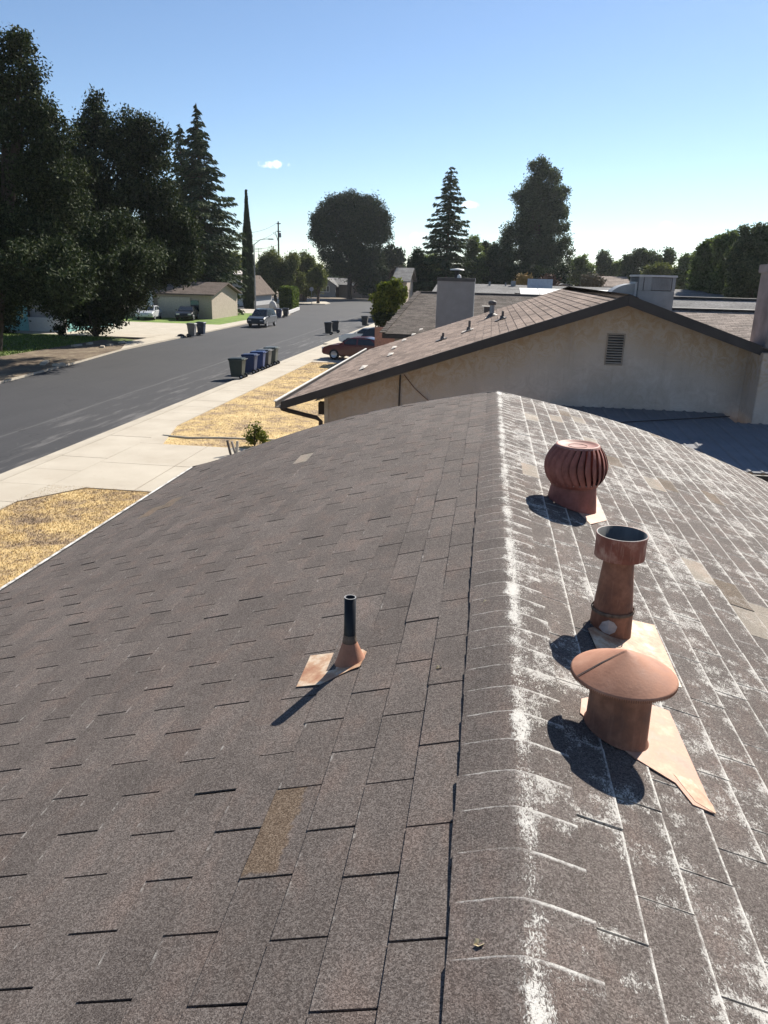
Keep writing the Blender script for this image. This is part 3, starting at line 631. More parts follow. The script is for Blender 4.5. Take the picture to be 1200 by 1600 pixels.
lenR = math.hypot(7.6-pk[0], zR(7.6)-pk[2]); VR = np.array([-(7.6-pk[0])/lenR, 0, (pk[2]-zR(7.6))/lenR])
pl2 = slope_tabs((7.6, YFA, zR(7.6)-.008), (0, 1, 0), VR, YB-YFA, int(lenR/EX)+1, EX, .305, .152)
emit_tabs(pl+pl2, [S_NB], nb, 300)
# ridge cap and fascia boards
b = MB()
for k in range(64):
    y0 = YFA+k*.142
    b.add([(pk[0]-.15, y0, pk[2]-.15*sL+.02), (pk[0], y0, pk[2]+.022), (pk[0]+.15, y0, pk[2]-.15*sR+.02), (pk[0]-.15, y0+.15, pk[2]-.15*sL+.012), (pk[0], y0+.15, pk[2]+.012), (pk[0]+.15, y0+.15, pk[2]-.15*sR+.012)], [(0, 1, 4, 3), (1, 2, 5, 4)])
o = b.build('ridge_cap', S_NB, nb); o['kind'] = 'stuff'
FD = .125
b = MB(); b.extrude([(eL[0]-.02, YFA, eL[2]+.004), (pk[0], YFA, pk[2]+.010), (pk[0], YFA, pk[2]-FD-.012), (eL[0]-.02, YFA, eL[2]-.12)], (0, .032, 0)); b.build('fascia', dark_trim, nb)
b = MB(); b.extrude([(pk[0]+.003, YFA, pk[2]+.010), (3.83, YFA, zR(3.83)+.010), (3.83, YFA, zR(3.83)-FD), (pk[0]+.003, YFA, pk[2]-FD-.012)], (0, .032, 0)); b.build('fascia', dark_trim, nb)
b = MB(); b.extrude([(wx0-.05, YFA+.033, eL[2]+.05), (pk[0], YFA+.033, pk[2]-.09), (pk[0], YFA+.033, pk[2]-.11), (wx0-.05, YFA+.033, eL[2]+.03)], (0, YW-YFA-.034, 0)); b.build('soffit', simple('soffit_tan', (.22, .18, .14), .9), nb)
# lifted pale tabs on roof
def nroof(px, py):
    n = np.array([-sL, 0, 1.]); return on_plane(px, py, n, n@pk)
for (px, py) in [(563, 578), (612, 546), (628, 534), (643, 525), (655, 517), (606, 557)]:
    h = nroof(px, py); w = .24 if px < 570 else .17
    MB().extrude([(h[0], h[1]-w*.6, h[2]+.018), (h[0]+.10, h[1]-w*.6, h[2]+.10*sL+.022), (h[0]+.10, h[1]+w, h[2]+.10*sL+.03), (h[0], h[1]+w, h[2]+.055)], (0, 0, -.006)).build('lifted_shingle', S_NB_PALE, nb)
# gutter + downspout
b = MB(); gy1 = YB
for (a, c, z0, z1) in ((-.12, -.11, -.10, .0), (-.12, -.02, -.10, -.09), (-.03, -.02, -.10, -.005)): b.box(eL[0]+a, eL[0]+c, YFA+.02, gy1, eL[2]+z0, eL[2]+z1)
b.build('gutter', simple('dark_gutter', (.06, .05, .045), .5), nb)
b = MB(); b.bar((eL[0]-.125, YFA+.02, eL[2]+.004), (eL[0]-.125, gy1, eL[2]+.004), .035, .016); b.build('gutter_lip', white_metal, nb)
d0 = (eL[0]+.25, YFA+.25, eL[2]-.10); d1 = (wx0-.07, YW-.02, eL[2]-.22)
MB().tube([(eL[0]-.06, YFA+.12, eL[2]-.08), (eL[0]-.04, YFA+.14, eL[2]-.13), (eL[0]+.06, YFA+.2, eL[2]-.17), (wx0-.12, YW-.10, eL[2]-.30), (wx0-.06, YW-.06, eL[2]-.36), (wx0-.06, YW-.06, .2)], .035, 10).build('downspout', simple('dark_bronze_metal', (.06, .045, .038), .5), nb)
MB().box(wx0-.012, wx0+.05, YW-.014, YW-.001, .2, eL[2]+.02).build('corner_trim', simple('beige_trim', (.5, .42, .33), .8), nb)
MB().box(wx0-.18, wx0-.08, YW+.3, YW+.45, eL[2]-.32, eL[2]-.12).build('porch_lamp', dark_trim, nb)
# louvre vent
lv = empty('vent_origin', (0, 0, 0)); bpy.data.objects.remove(lv)
c0, c1 = at_y(952, 523, YW), at_y(944.5, 568, YW); c2 = at_y(976.5, 523, YW); lx0 = (c0[0]+c1[0])/2; lx1 = lx0+(c2[0]-c0[0]); lz1, lz0 = c0[2], c1[2]
fr = MB(); fr.box(lx0-.02, lx1+.02, YW-.02, YW-.002, lz1, lz1+.02).box(lx0-.02, lx1+.02, YW-.02, YW-.002, lz0-.02, lz0).box(lx0-.02, lx0, YW-.019, YW-.002, lz0, lz1).box(lx1, lx1+.02, YW-.019, YW-.002, lz0, lz1)
lvp = fr.build('attic_vent', simple('weathered_vent_wood', (.28, .23, .19), .85), nb)
MB().box(lx0, lx1, YW-.004, YW-.001, lz0, lz1).build('vent_screen', S_DECK, lvp)
ns = 11
for k in range(ns):
    z = lz0+(k+.5)*(lz1-lz0)/ns; h = (lz1-lz0)/ns
    MB().add([(lx0, YW-.035, z-h*.05), (lx1, YW-.035, z-h*.05), (lx1, YW-.005, z+h*.22), (lx0, YW-.005, z+h*.22), (lx0, YW-.035, z-h*.25), (lx1, YW-.035, z-h*.25), (lx1, YW-.005, z-h*.02), (lx0, YW-.005, z-h*.02)],
             [(0, 1, 2, 3), (7, 6, 5, 4), (4, 5, 1, 0), (0, 3, 7, 4), (1, 5, 6, 2)]).build('slat', simple('vent_slat_wood', (.36, .31, .27), .85), lvp)
# conduit and loose wire on wall
q0, q1 = at_y(625.5, 585, YW-.01), at_y(624, 660, YW-.01)
MB().tube([(q0[0], YW-.015, q0[2]), (q0[0]-.005, YW-.02, (q0[2]+q1[2])/2), (q1[0], YW-.015, 1)], .013, 8).build('conduit', dark_trim, nb)
w0, w1, w2 = at_y(631, 585, YW-.02), at_y(648, 607, YW-.02), at_y(676, 632, YW-.02)
MB().tube([w0, w1, w2, (w2[0]+.3, YW-.02, w2[2]-.5)], .006, 6).build('loose_wire', simple('faded_red_wire', (.12, .05, .04), .7), nb)
# chimney on the right
CH = simple('stained_grey_stucco', (.25, .22, .21), .92, .35, 2.2, bump=.5, bscale=30)
k0 = at_y(1193, 418, YFA+.45); k1 = at_y(1172, 528, YFA+.75)
chx = float(k1[0]); 
b = MB(); b.box(chx, chx+1.25, YFA+.06, YFA+.75, zR(chx)-.16, float(at_y(1190, 418, YFA+.06)[2])); chim = b.build('chimney_stack', CH, nb, bevel=.01)
ztop = float(at_y(1190, 415, YFA+.06)[2])
MB().box(chx-.03, chx+1.28, YFA+.03, YFA+.78, ztop-.09, ztop+.03).box(chx+.05, chx+1.2, YFA+.12, YFA+.70, ztop+.031, ztop+.06).build('chimney_cap', CH, nb, bevel=.01)
# wide chimney base in front of the wall
pb = at_y(1170, 661, YFA-.05); bx = float(at_y(1172, 600, YFA-.08)[0])
MB().box(bx+.1, 7.0, YFA-.10, YW-.005, .1, float(at_y(1190, 552, YFA-.1)[2])).build('chimney_base', STUCCO, nb, bevel=.01)
bpy.data.objects['chimney_stack'].scale = (1, 1, 1)

# patio cover between the houses
zw = float(at_y(1000, 640, YW-.02)[2]); zf = float(at_y(1170, 738, 8.75)[2])
pm = NM('faded_blue_grey_metal'); pm.b.inputs['Specular IOR Level'].default_value = .05; PM = pm.done(pm.ramp(pm.noise(1.2, 5, .7), [(.3, (.19, .19, .20)), (.7, (.25, .25, .26))]), .8)
patio = empty('patio_cover', (3, 10, 0), label='blue grey ribbed metal patio cover between the two houses at right', cat='patio cover')
px0, px1 = .9, 6.2; n = int((px1-px0)/.30)
PY1 = YW-.005
def patio_panel(i):
    x0 = px0+i*.30; V = []; prof = [(0, 0), (.02, .016), (.045, .016), (.065, 0), (.15, 0), (.165, .010), (.185, .010), (.20, 0), (.297, 0)]
    y_far = PY1 if x0+.3 < bx+.09 else YFA-.115
    def zz(yv): return zf+(zw-zf)*(yv-8.75)/(YW-8.75)
    for yv in (8.75, y_far):
        V += [(x0+a, yv, zz(yv)+c) for a, c in prof]
    k = len(prof); V += [(a, b_, c-.01) for a, b_, c in V]
    F = [(j, j+1, k+j+1, k+j) for j in range(k-1)] + [(2*k+j, 2*k+j+1, 3*k+j+1, 3*k+j) for j in range(k-1)] + [(j, j+1, 2*k+j+1, 2*k+j) for j in range(k-1)]
    MB().add(V, F).build('panel', PM, patio)
for i in range(n): patio_panel(i)
MB().box(px0, px1, 8.70, 8.745, zf-.13, zf-.02).build('front_beam', dark_trim, patio)
for xx in (1.1, 6.0): MB().box(xx-.05, xx+.05, 8.60, 8.695, .1, zf-.01).build('post', dark_trim, patio)
ln0, ln1 = (.9, 10.4), (3.6, 11.6)
b = MB()
pts = [(x, ln0[1]+(x-ln0[0])*(ln1[1]-ln0[1])/(ln1[0]-ln0[0]), 0) for x in np.linspace(ln0[0], ln1[0], 8)]
b.tube([(x, yv, zf+(zw-zf)*(yv-8.75)/(YW-8.75)+.024) for x, yv, _ in pts], .008, 6); tag(b.build('patio_cable', dark_trim), 'thin dark cable lying slantwise across the patio cover', 'cable')

# evaporative cooler on neighbour roof
cz0 = None
cx0, cx1, cyf = float(at_y(1005, 470, 13.3)[0]), float(at_y(1052, 470, 13.3)[0]), 13.3
ctz = float(at_y(1025, 431, cyf)[2]); cbz = zR(cx1)-.02
sw = empty('evaporative_cooler', ((cx0+cx1)/2, cyf+.4, zR((cx0+cx1)/2)), label='boxy galvanised evaporative cooler with louvred sides on the neighbouring roof', cat='cooler')
GM = NM('dull_galvanised'); GM = GM.done(GM.ramp(GM.noise(3, 5, .7), [(.3, (.17, .18, .19)), (.7, (.27, .285, .30))]), .55, .15)
mid = ctz-(ctz-cbz)*.36
b = MB(); b.box(cx0-.10, cx1, cyf, cyf+.85, cbz, mid); b.build('cabinet', GM, sw, bevel=.008)
b = MB()
for (a, c) in ((cx0-.10, cx0-.03), (cx1-.05, cx1)):
    for (y0, y1) in ((cyf, cyf+.05), (cyf+.80, cyf+.85)): b.box(a, c, y0, y1, mid+.002, ctz-.02)
b.box(cx0-.02, cx0+.10, cyf+.001, cyf+.02, mid+.002, ctz-.02)
o = b.build('corner_post', GM, sw); o['kind'] = 'stuff'
MB().box(cx0-.12, cx1+.02, cyf-.02, cyf+.87, ctz-.02, ctz+.012).build('top_pan', simple('pale_zinc', (.42, .43, .44), .5, .15), sw, bevel=.006)
MB().box(cx0-.08, cx1-.02, cyf+.03, cyf+.82, mid+.002, ctz-.022).build('pad', simple('dark_cooler_pad', (.03, .03, .032), .9), sw)
for k in range(12):
    xx = cx0+.12+k*(cx1-cx0-.18)/11.5
    o = MB().box(-.012, .012, 0, .028, mid+.01, ctz-.03, Matrix.Translation((xx, cyf-.002, 0)) @ Matrix.Rotation(.5, 4, 'Z')).build('louvre', GM, sw)
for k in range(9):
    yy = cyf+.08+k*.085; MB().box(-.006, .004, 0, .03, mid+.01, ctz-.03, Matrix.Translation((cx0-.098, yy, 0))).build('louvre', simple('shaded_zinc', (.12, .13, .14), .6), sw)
# elbow duct
dxr = cx0-.105; dz = ctz-.13; R_ = .42
b = MB(); V = []; n = 10
for i in range(n+1):
    t = math.pi/2*i/n
    for yv in (cyf+.15, cyf+.65): V.append((dxr-.02-R_*math.sin(t)-.0, yv, dz-R_*.62*(1-math.cos(t))))
for yv in (cyf+.15, cyf+.65): V.append((dxr-.02, yv, dz-.5))
k = 2*(n+1)
b.add(V, [(2*i, 2*i+1, 2*i+3, 2*i+2) for i in range(n)]); b.add(V, [tuple([2*i for i in range(n+1)]+[k]), tuple([2*i+1 for i in range(n+1)]+[k+1])]); b.build('duct_elbow', GM, sw)
MB().box(dxr-.03, dxr+.0, cyf+.10, cyf+.70, dz-.42, dz+.03).build('duct_flange', simple('pale_zinc', (.42, .43, .44)), sw)
# small pipes on the neighbour roof
lead = simple('dull_lead', (.10, .085, .08), .6)
def npipe(px, py_base, py_top, r, lab, cap=False):
    h = nroof(px, py_base); z1 = at_y(px, py_top, h[1])[2]
    e = empty('roof_pipe', h, label=lab, cat='vent pipe', group='vent pipes on the neighbouring roof')
    MB().tube([(h[0], h[1], h[2]-.02), (h[0], h[1], z1)], [r, r], 12).build('pipe', GM if cap else lead, e)
    MB().lathe([(r*2.6, 0.0), (r*1.1, .07)], (h[0], h[1], h[2]+.005), 14, axis=(-sL, 0, 1)).build('flashing', lead, e)
    MB().extrude([(h[0]-.14, h[1]-.12, h[2]-.14*sL+.02), (h[0]+.08, h[1]-.12, h[2]+.08*sL+.02), (h[0]+.08, h[1]+.16, h[2]+.08*sL+.02), (h[0]-.14, h[1]+.16, h[2]-.14*sL+.02)], (0, 0, -.004)).build('flashing_plate', S_NB_PALE if px in (733, 768) else lead, e)
    if cap:
        MB().lathe([(r*1.5, 0), (r*1.6, .02), (r*1.6, .07), (r*.6, .09), (.001, .095)], (h[0], h[1], z1-.03), 16).build('cap', lead, e)
npipe(692, 531, 520, .022, 'short slim pipe lowest on the brown roof next door')
npipe(733, 517, 501, .024, 'slim pipe second from lowest on the brown roof next door')
npipe(785, 499, 486, .024, 'slim pipe highest on the brown roof next door')
npipe(768, 495, 474, .055, 'stout grey capped flue on the brown roof next door', True)
h = nroof(762, 487); e = empty('roof_vent', h, label='low dark box vent with pale top behind the capped flue', cat='roof vent')
MB().box(h[0]-.10, h[0]+.08, h[1], h[1]+.2, h[2]-.03, h[2]+.12).build('body', lead, e); MB().box(h[0]-.16, h[0]+.12, h[1]-.04, h[1]+.24, h[2]+.122, h[2]+.14).build('top', S_NB_PALE, e)

# ------------------------------------------------------------------ houses farther on
def gen_roof_strips(name, O, U, V, ulen, rows, expo, mat, parent, inside=None):
    pl = slope_tabs(O, U, V, ulen, rows, expo, .305, .152, inside); emit_tabs(pl, [mat], parent, 0, joined=name)
# house B: hip roof beyond
B_e = at_z(597, 521, 3.0); By0 = float(B_e[1]); Bx0 = float(B_e[0]); B_r = on_plane(655, 456, (0, -.30, 1), 3.0-.30*By0); Brx, Bry, Brz = map(float, B_r); Bx1 = 14.0
hb = empty('hip_roof_house', (5, Bry, 0), label='second house along with grey brown hip roof and broad stucco chimney', cat='house')
MB().box(Bx0+.5, Bx1-.5, By0+.5, 2*Bry-By0-.5, .1, 2.9).build('wall', simple('grey_beige_stucco', (.30, .27, .25), .9), hb)
b = MB(); yb = 2*Bry-By0
b.add([(Bx0, By0, 3-.02), (Bx1, By0, 3-.02), (Brx, Bry, Brz-.02), (Bx1, Bry, Brz-.02), (Bx0, yb, 2.98), (Bx1, yb, 2.98), (Bx0, By0, 2.8), (Bx1, By0, 2.8), (Bx0, yb, 2.8), (Bx1, yb, 2.8)],
      [(0, 1, 3, 2), (4, 2, 3, 5), (0, 2, 4), (1, 5, 3), (0, 6, 7, 1), (0, 4, 8, 6), (6, 8, 9, 7), (1, 7, 9, 5), (4, 5, 9, 8)]); b.build('roof_deck', dark_trim, hb)
lb = math.hypot(Bry-By0, Brz-3); vb_ = np.array([0, (Bry-By0)/lb, (Brz-3)/lb]); slopeX = (Brx-Bx0)/lb
gen_roof_strips('shingle_field', (Bx0, By0, 3.0), (1, 0, 0), vb_, Bx1-Bx0, int(lb/.135), .135, S_GREY, hb, lambda u, v: u > v*slopeX-.1)
b = MB()
for k in range(26):
    t = k/26; p = np.array([Bx0, By0, 3.03])*(1-t)+np.array([Brx, Bry, Brz+.03])*t; q = np.array([Bx0, By0, 3.03])*(1-t-.035)+np.array([Brx, Bry, Brz+.03])*(t+.035)
    b.bar(p+[0, 0, .015], q, .26, .03)
b.bar((Brx, Bry, Brz+.02), (Bx1, Bry, Brz+.02), .26, .03); o = b.build('hip_cap', S_GREY, hb); o['kind'] = 'stuff'
# its chimney
q0, q1 = at_y(683, 450, By0-1.0), at_y(741, 450, By0-1.0); qz = float(at_y(710, 434, By0-1.0)[2])
GS = simple('grey_stucco', (.27, .25, .245), .92, .08, 3, bump=.4)
MB().box(q0[0], q1[0], By0-1.0, By0+.1, .1, qz-.14).build('chimney', GS, hb); MB().box(q0[0]-.02, q1[0]+.02, By0-1.02, By0+.12, qz-.138, qz).build('chimney_trim', simple('dark_grey_flashing', (.07, .065, .065), .6), hb)
MB().box(q1[0]+.0, q1[0]+.03, By0-1.015, By0-.9, .1, qz-.14).build('corner_bead', white_metal, hb)
cxm = float((q0[0]+q1[0])/2); MB().lathe([(.3, .30), (.28, .34), (.001, .38)], (cxm, By0-.45, qz), 20).build('flue_cap', white_metal, hb)
MB().tube([(cxm, By0-.45, qz), (cxm, By0-.45, qz+.3)], .10, 12).build('flue', dark_trim, hb)
MB().lathe([(.09, 0), (.07, .1), (.001, .14)], (cxm+.12, By0-.9, qz), 12).build('spark_cap', white_metal, hb)
def gable_house(name, label, x0, x1, y0, y1, ze, zr_, axis, roofm, wallm, over=.5, parts=(), cat='house', facing=None):
    e = empty(name, ((x0+x1)/2, (y0+y1)/2, 0), label=label, cat=cat)
    MB().box(x0+over, x1-over, y0+over, y1-over, .05, ze-.06).build('wall', wallm, e)
    b = MB(); t = .14
    if axis == 'x':
        ym = (y0+y1)/2; b.extrude([(x0, y0, ze), (x0, ym, zr_), (x0, y1, ze), (x0, y1, ze-t), (x0, ym, zr_-t), (x0, y0, ze-t)], (x1-x0, 0, 0))
        w = MB()
        for xx in (x0+over, x1-over-.15): w.extrude([(xx, y0+over, ze-.065), (xx, y1-over, ze-.065), (xx, ym, zr_-t-.02)], (.15, 0, 0))
    else:
        xm = (x0+x1)/2; b.extrude([(x0, y0, ze), (xm, y0, zr_), (x1, y0, ze), (x1, y0, ze-t), (xm, y0, zr_-t), (x0, y0, ze-t)], (0, y1-y0, 0))
        w = MB()
        for yy in (y0+over, y1-over-.15): w.extrude([(x0+over, yy, ze-.065), (x1-over, yy, ze-.065), (xm, yy, zr_-t-.02)], (0, .15, 0))
    b.build('roof', roofm, e); w.build('gable', wallm, e)
    return e
def roof_rows_mat(name, c, freq=7.5):
    m = NM(name); X = m.xyz(); n_ = m.noise(1.2, 4, .65); k = m.noise(9, 3, .7, stretch=(1, 1, 3))
    r = m.math('FRACT', m.math('MULTIPLY', X[2], freq*3)); f = m.ss(r, .0, .25, .55, 1)
    kk = m.math('MULTIPLY', f, m.math('MULTIPLY', m.ss(n_, .3, .7, .8, 1.2), m.ss(k, .3, .7, .7, 1.3)))
    cc_ = m.n.new('ShaderNodeCombineColor'); [m.l.new(kk, cc_.inputs[i]) for i in range(3)]
    m.b.inputs['Specular IOR Level'].default_value = .04
    return m.done(m.mix(1, c, cc_.outputs[0], 'MULTIPLY'), .9)
RR_T = roof_rows_mat('tan_shingle_rows', (.25, .205, .175)); RR_G = roof_rows_mat('grey_shingle_rows', (.16, .155, .15)); RR_L = roof_rows_mat('light_grey_shingle_rows', (.19, .185, .18)); RR_D = roof_rows_mat('brown_shingle_rows', (.13, .105, .09))
BEI = simple('beige_stucco', (.38, .32, .26), .9); TEAL = simple('pale_teal_paint', (.20, .42, .40), .8); WHT = simple('white_paint', (.62, .61, .59), .7, .06); GLASS = simple('dark_window_glass', (.02, .025, .03), .12, .2, 3, spec=.6)
GREYB = simple('grey_block', (.30, .29, .29), .9, .2, 4)
# right: two roofs beyond the neighbour
r1 = at_y(1110, 484, 25.0); rz1 = float(r1[2])
e = empty('tan_roof_house', (12, 24, 0), label='low house behind next door showing tan shingle rows at right', cat='house')
MB().box(3.5, 22, 19.4, 30, .1, rz1-1.9).build('wall', BEI, e)
MB().extrude([(3.0, 18.6, rz1-2.0), (3.0, 25, rz1-.02), (3.0, 31, rz1-1.9), (3.0, 31, rz1-2.05), (3.0, 18.6, rz1-2.15)], (20, 0, 0)).build('roof', dark_trim, e)
lv_ = math.hypot(6.4, 1.98); gen_roof_strips('shingle_field', (3.0, 18.6, rz1-1.985), (1, 0, 0), (0, 6.4/lv_, 1.98/lv_), 12, int(lv_/.14), .14, plain_shingle('tan_shingle', (.15, .12, .10), (.26, .21, .18), (.38, .32, .28), 25), e)
o = MB().bar((3, 25, rz1+.01), (23, 25, rz1+.01), .3, .05).build('ridge_cap', dark_trim, e)
r2 = at_y(1110, 467, 38.0); rz2 = float(r2[2])
e = empty('grey_roof_house', (14, 38, 0), label='farther house with grey shingle roof under the tall hedge trees', cat='house')
MB().box(7.3, 30, 33.5, 43, .1, rz2-1.2).build('wall', BEI, e)
MB().extrude([(6.5, 32.5, rz2-1.3), (6.5, 38, rz2), (6.5, 43.5, rz2-1.3), (6.5, 43.5, rz2-1.5), (6.5, 32.5, rz2-1.5)], (24, 0, 0)).build('roof', RR_L, e)
MB().bar((6.5, 38, rz2+.03), (30, 38, rz2+.03), .4, .08).build('ridge_cap', dark_trim, e)
# house C roof beyond the hip roof and its white patio roofs
zc1 = float(at_y(780, 444.5, 62)[2]); zc0 = float(at_y(780, 459, 56)[2]); xl = float(at_y(742, 450, 58)[0])-3
e = empty('flat_grey_roof_house', (8, 62, 0), label='long low house with pale grey roof beyond the broad chimney', cat='house')
MB().box(xl+.6, 24, 56.6, 68, .1, zc0-.2).build('wall', BEI, e)
MB().extrude([(xl, 56, zc0), (xl, 62, zc1), (xl, 69, zc0), (xl, 69, zc0-.2), (xl, 56, zc0-.2)], (26, 0, 0)).build('roof', RR_L, e)
for (px, w_) in [(765, .15), (790, .1), (802, .35), (720, .12)]:
    c = at_y(px, 445, 61); MB().box(c[0]-w_/2, c[0]+w_/2, 61, 61+w_, zc1-.3, zc1+.12+w_*.5).build('roof_pipe', GM, e)
wx_0, wx_1 = float(at_y(811, 455, 48)[0]), float(at_y(965, 455, 48)[0]); wz1 = float(at_y(840, 450.5, 48)[2]); wz0 = float(at_y(840, 461, 45)[2])
e = empty('white_patio_roof', ((wx_0+wx_1)/2, 47, 0), label='flat white metal patio roof with panel seams, left of the roof cooler', cat='patio cover')
for k in range(int((wx_1-wx_0)/1.1)): MB().extrude([(wx_0+k*1.1, 45, wz0), (wx_0+k*1.1+1.07, 45, wz0), (wx_0+k*1.1+1.07, 48, wz1), (wx_0+k*1.1, 48, wz1)], (0, 0, -.08)).build('panel', WHT, e)
MB().box(wx_0-.3, wx_0-.02, 44.9, 46.5, wz0-.25, wz0+.08).build('box_end', dark_trim, e); MB().box(wx_0+.3, wx_0+.42, 45.05, 45.17, .1, wz0-.09).build('post', WHT, e); MB().box(wx_1-.5, wx_1-.38, 45.05, 45.17, .1, wz0-.09).build('post', WHT, e)
c = at_y(844, 440, 58.5); e = empty('rooftop_solar_panel', (c[0], 58.5, zc0+.3), label='small bluish white panel standing on the far pale roof', cat='panel')
MB().box(c[0]-.9, c[0]+.9, 58.5, 58.6, zc0+.35, float(at_y(844, 436, 58.5)[2])).build('sheet', simple('bluish_white_sheet', (.35, .40, .48), .4), e); MB().box(c[0]-.8, c[0]-.7, 58.61, 59.2, zc0+.2, zc0+.6).box(c[0]+.7, c[0]+.8, 58.61, 59.2, zc0+.2, zc0+.6).build('leg', dark_trim, e)
c = at_y(880, 443, 75); gable_house('small_grey_roof_house', 'small grey gabled roof peeking above the neighbouring ridge line', c[0]-2.6, c[0]+2.6, 74, 84, float(at_y(880, 452, 74)[2])-.3, float(at_y(880, 443, 74)[2]), 'y', RR_G, BEI)
c = at_y(955, 436, 110); gable_house('far_tan_roof_house', 'distant tan roof between trees left of the cooler', c[0]-2.2, c[0]+3, 110, 122, 4.6, float(at_y(955, 431.5, 110)[2]), 'x', RR_T, BEI)
# roof seen right of the round pine
c = at_y(640, 430, 95); gable_house('distant_grey_roof_house', 'pale grey steep roof right of the round pine, above the yellow green bush', float(at_y(612, 430, 95)[0]), float(at_y(636, 430, 95)[0])+.4, 95, 104, float(at_y(622, 439, 95)[2]), float(at_y(622, 418, 99)[2]), 'x', RR_L, BEI)
# house at the end of the road
YH = 182; xa, xb_ = float(at_y(478, 450, YH)[0]), float(at_y(600, 450, YH)[0]); zz = lambda py, px=520: float(at_y(px, py, YH)[2])
BRK = simple('brown_brick_veneer', (.16, .10, .08), .9, .3, 8)
e = gable_house('end_house', 'low brown house with white framed window facing down the street', xa, xb_, YH-4, YH+8, zz(444), zz(434), 'x', RR_L, simple('taupe_siding', (.21, .17, .15), .9))
xg0, xg1 = float(at_y(497, 450, YH-6)[0]), float(at_y(527, 450, YH-6)[0]); xm = float(at_y(510, 450, YH-6)[0])
MB().extrude([(xg0, YH-6.5, zz(444)-.1), (xm, YH-6.5, zz(434.5)), (xg1, YH-6.5, zz(445.5)), (xg1, YH-6.5, zz(445.5)-.3), (xm, YH-6.5, zz(434.5)-.35), (xg0, YH-6.5, zz(444)-.4)], (0, 8, 0)).build('porch_roof', RR_L, e)
MB().extrude([(xg0+.4, YH-6, .1), (xg1-.4, YH-6, .1), (xg1-.4, YH-6, zz(446)), (xm, YH-6, zz(436.5)), (xg0+.4, YH-6, zz(446)-.1)], (0, .3, 0)).build('gable_front', simple('grey_siding', (.24, .235, .23), .9), e)
wa, wb = float(at_y(500, 450, YH-6)[0]), float(at_y(514.5, 450, YH-6)[0]); fr = MB()
z0, z1 = float(at_y(507, 455.5, YH-6)[2]), float(at_y(507, 447, YH-6)[2])
wf = MB().box(wa, wb, YH-6.12, YH-6.02, z0-.12, z0).box(wa, wb, YH-6.12, YH-6.02, z1, z1+.12)
for t in (0, .3, .7, 1): wf.box(wa+(wb-wa)*t-.06, wa+(wb-wa)*t+.06, YH-6.115, YH-6.02, z0+.001, z1-.001)
w_ = wf.build('window', WHT, e)
for t0, t1 in ((0, .3), (.3, .7), (.7, 1)): MB().box(wa+(wb-wa)*t0+.065, wa+(wb-wa)*t1-.065, YH-6.06, YH-6.03, z0+.01, z1-.01).build('pane', GLASS, w_)
MB().box(float(at_y(524, 450, YH-4)[0]), float(at_y(529, 450, YH-4)[0]), YH-3.6, YH-3.45, .1, 2.3).build('door', simple('dark_red_door', (.06, .025, .025), .6), e)
ga = at_y(553, 438, 176); e2 = gable_house('white_trimmed_gable_house', 'small house with white roof trim behind the round pine trunk', float(at_y(549, 440, 176)[0]), float(at_y(567, 440, 176)[0]), 176, 186, float(at_y(560, 449, 176)[2]), float(at_y(552, 437, 176)[2])-.2, 'y', RR_D, simple('taupe_siding', (.21, .17, .15)))
a_, b__, c__ = at_y(551, 446, 175.9), at_y(556, 437.5, 175.9), at_y(567, 448.5, 175.9)
MB().bar(a_, b__, .1, .35).bar(b__, c__, .1, .35).build('barge_board', WHT, e2)
# brown fence/garage left of the end house
a_, b__ = at_z(455, 470, .1), at_z(500, 468, .1)
e = empty('brown_board_fence', ((a_[0]+b__[0])/2, a_[1], 0), label='dark brown board fence left of the end house', cat='fence')
for k in range(30):
    x = a_[0]+(b__[0]-a_[0])*k/30; MB().box(x, x+(b__[0]-a_[0])/30-.02, a_[1], a_[1]+.05, .05, 2.3+random.uniform(-.05, .05)).build('board', simple('brown_fence_board', (.09, .05, .045), .9), e)
# white gable house at left, behind drive
YG = 118; pL, pP, pR = at_y(340, 460, YG), at_y(361, 430, YG), at_y(392, 458, YG)
e = gable_house('white_gable_house', 'grey gabled house with white roof trim left of the tall cypress', float(pL[0]), float(pR[0]), YG, YG+14, float(pL[2]), float(pP[2]), 'y', RR_D, simple('pale_grey_siding', (.42, .42, .42), .9))
xm = (pL[0]+pR[0])/2
MB().bar((pL[0], YG-.06, pL[2]), (xm, YG-.06, pP[2]), .1, .32).bar((xm, YG-.06, pP[2]), (pR[0], YG-.06, pR[2]), .1, .32).build('barge_board', WHT, e)
g0, g1 = float(at_y(348, 470, YG)[0]), float(at_y(378, 470, YG)[0])
gd = MB().box(g0, g1, YG+.35, YG+.48, .1, 2.35).build('garage_door', WHT, e)
for k in range(3): MB().box(g0+.05, g1-.05, YG+.32, YG+.349, .2+k*.72, .85+k*.72).build('door_panel', WHT, gd)
c = at_y(375, 422, 150); gable_house('pale_roof_house', 'sunlit pale roof seen above the grey gabled house', float(at_y(352, 422, 150)[0]), float(at_y(384, 422, 150)[0]), 150, 160, float(at_y(370, 428, 150)[2]), float(at_y(370, 422, 150)[2]), 'x', simple('sunlit_white_roof', (.55, .50, .45), .8), BEI)
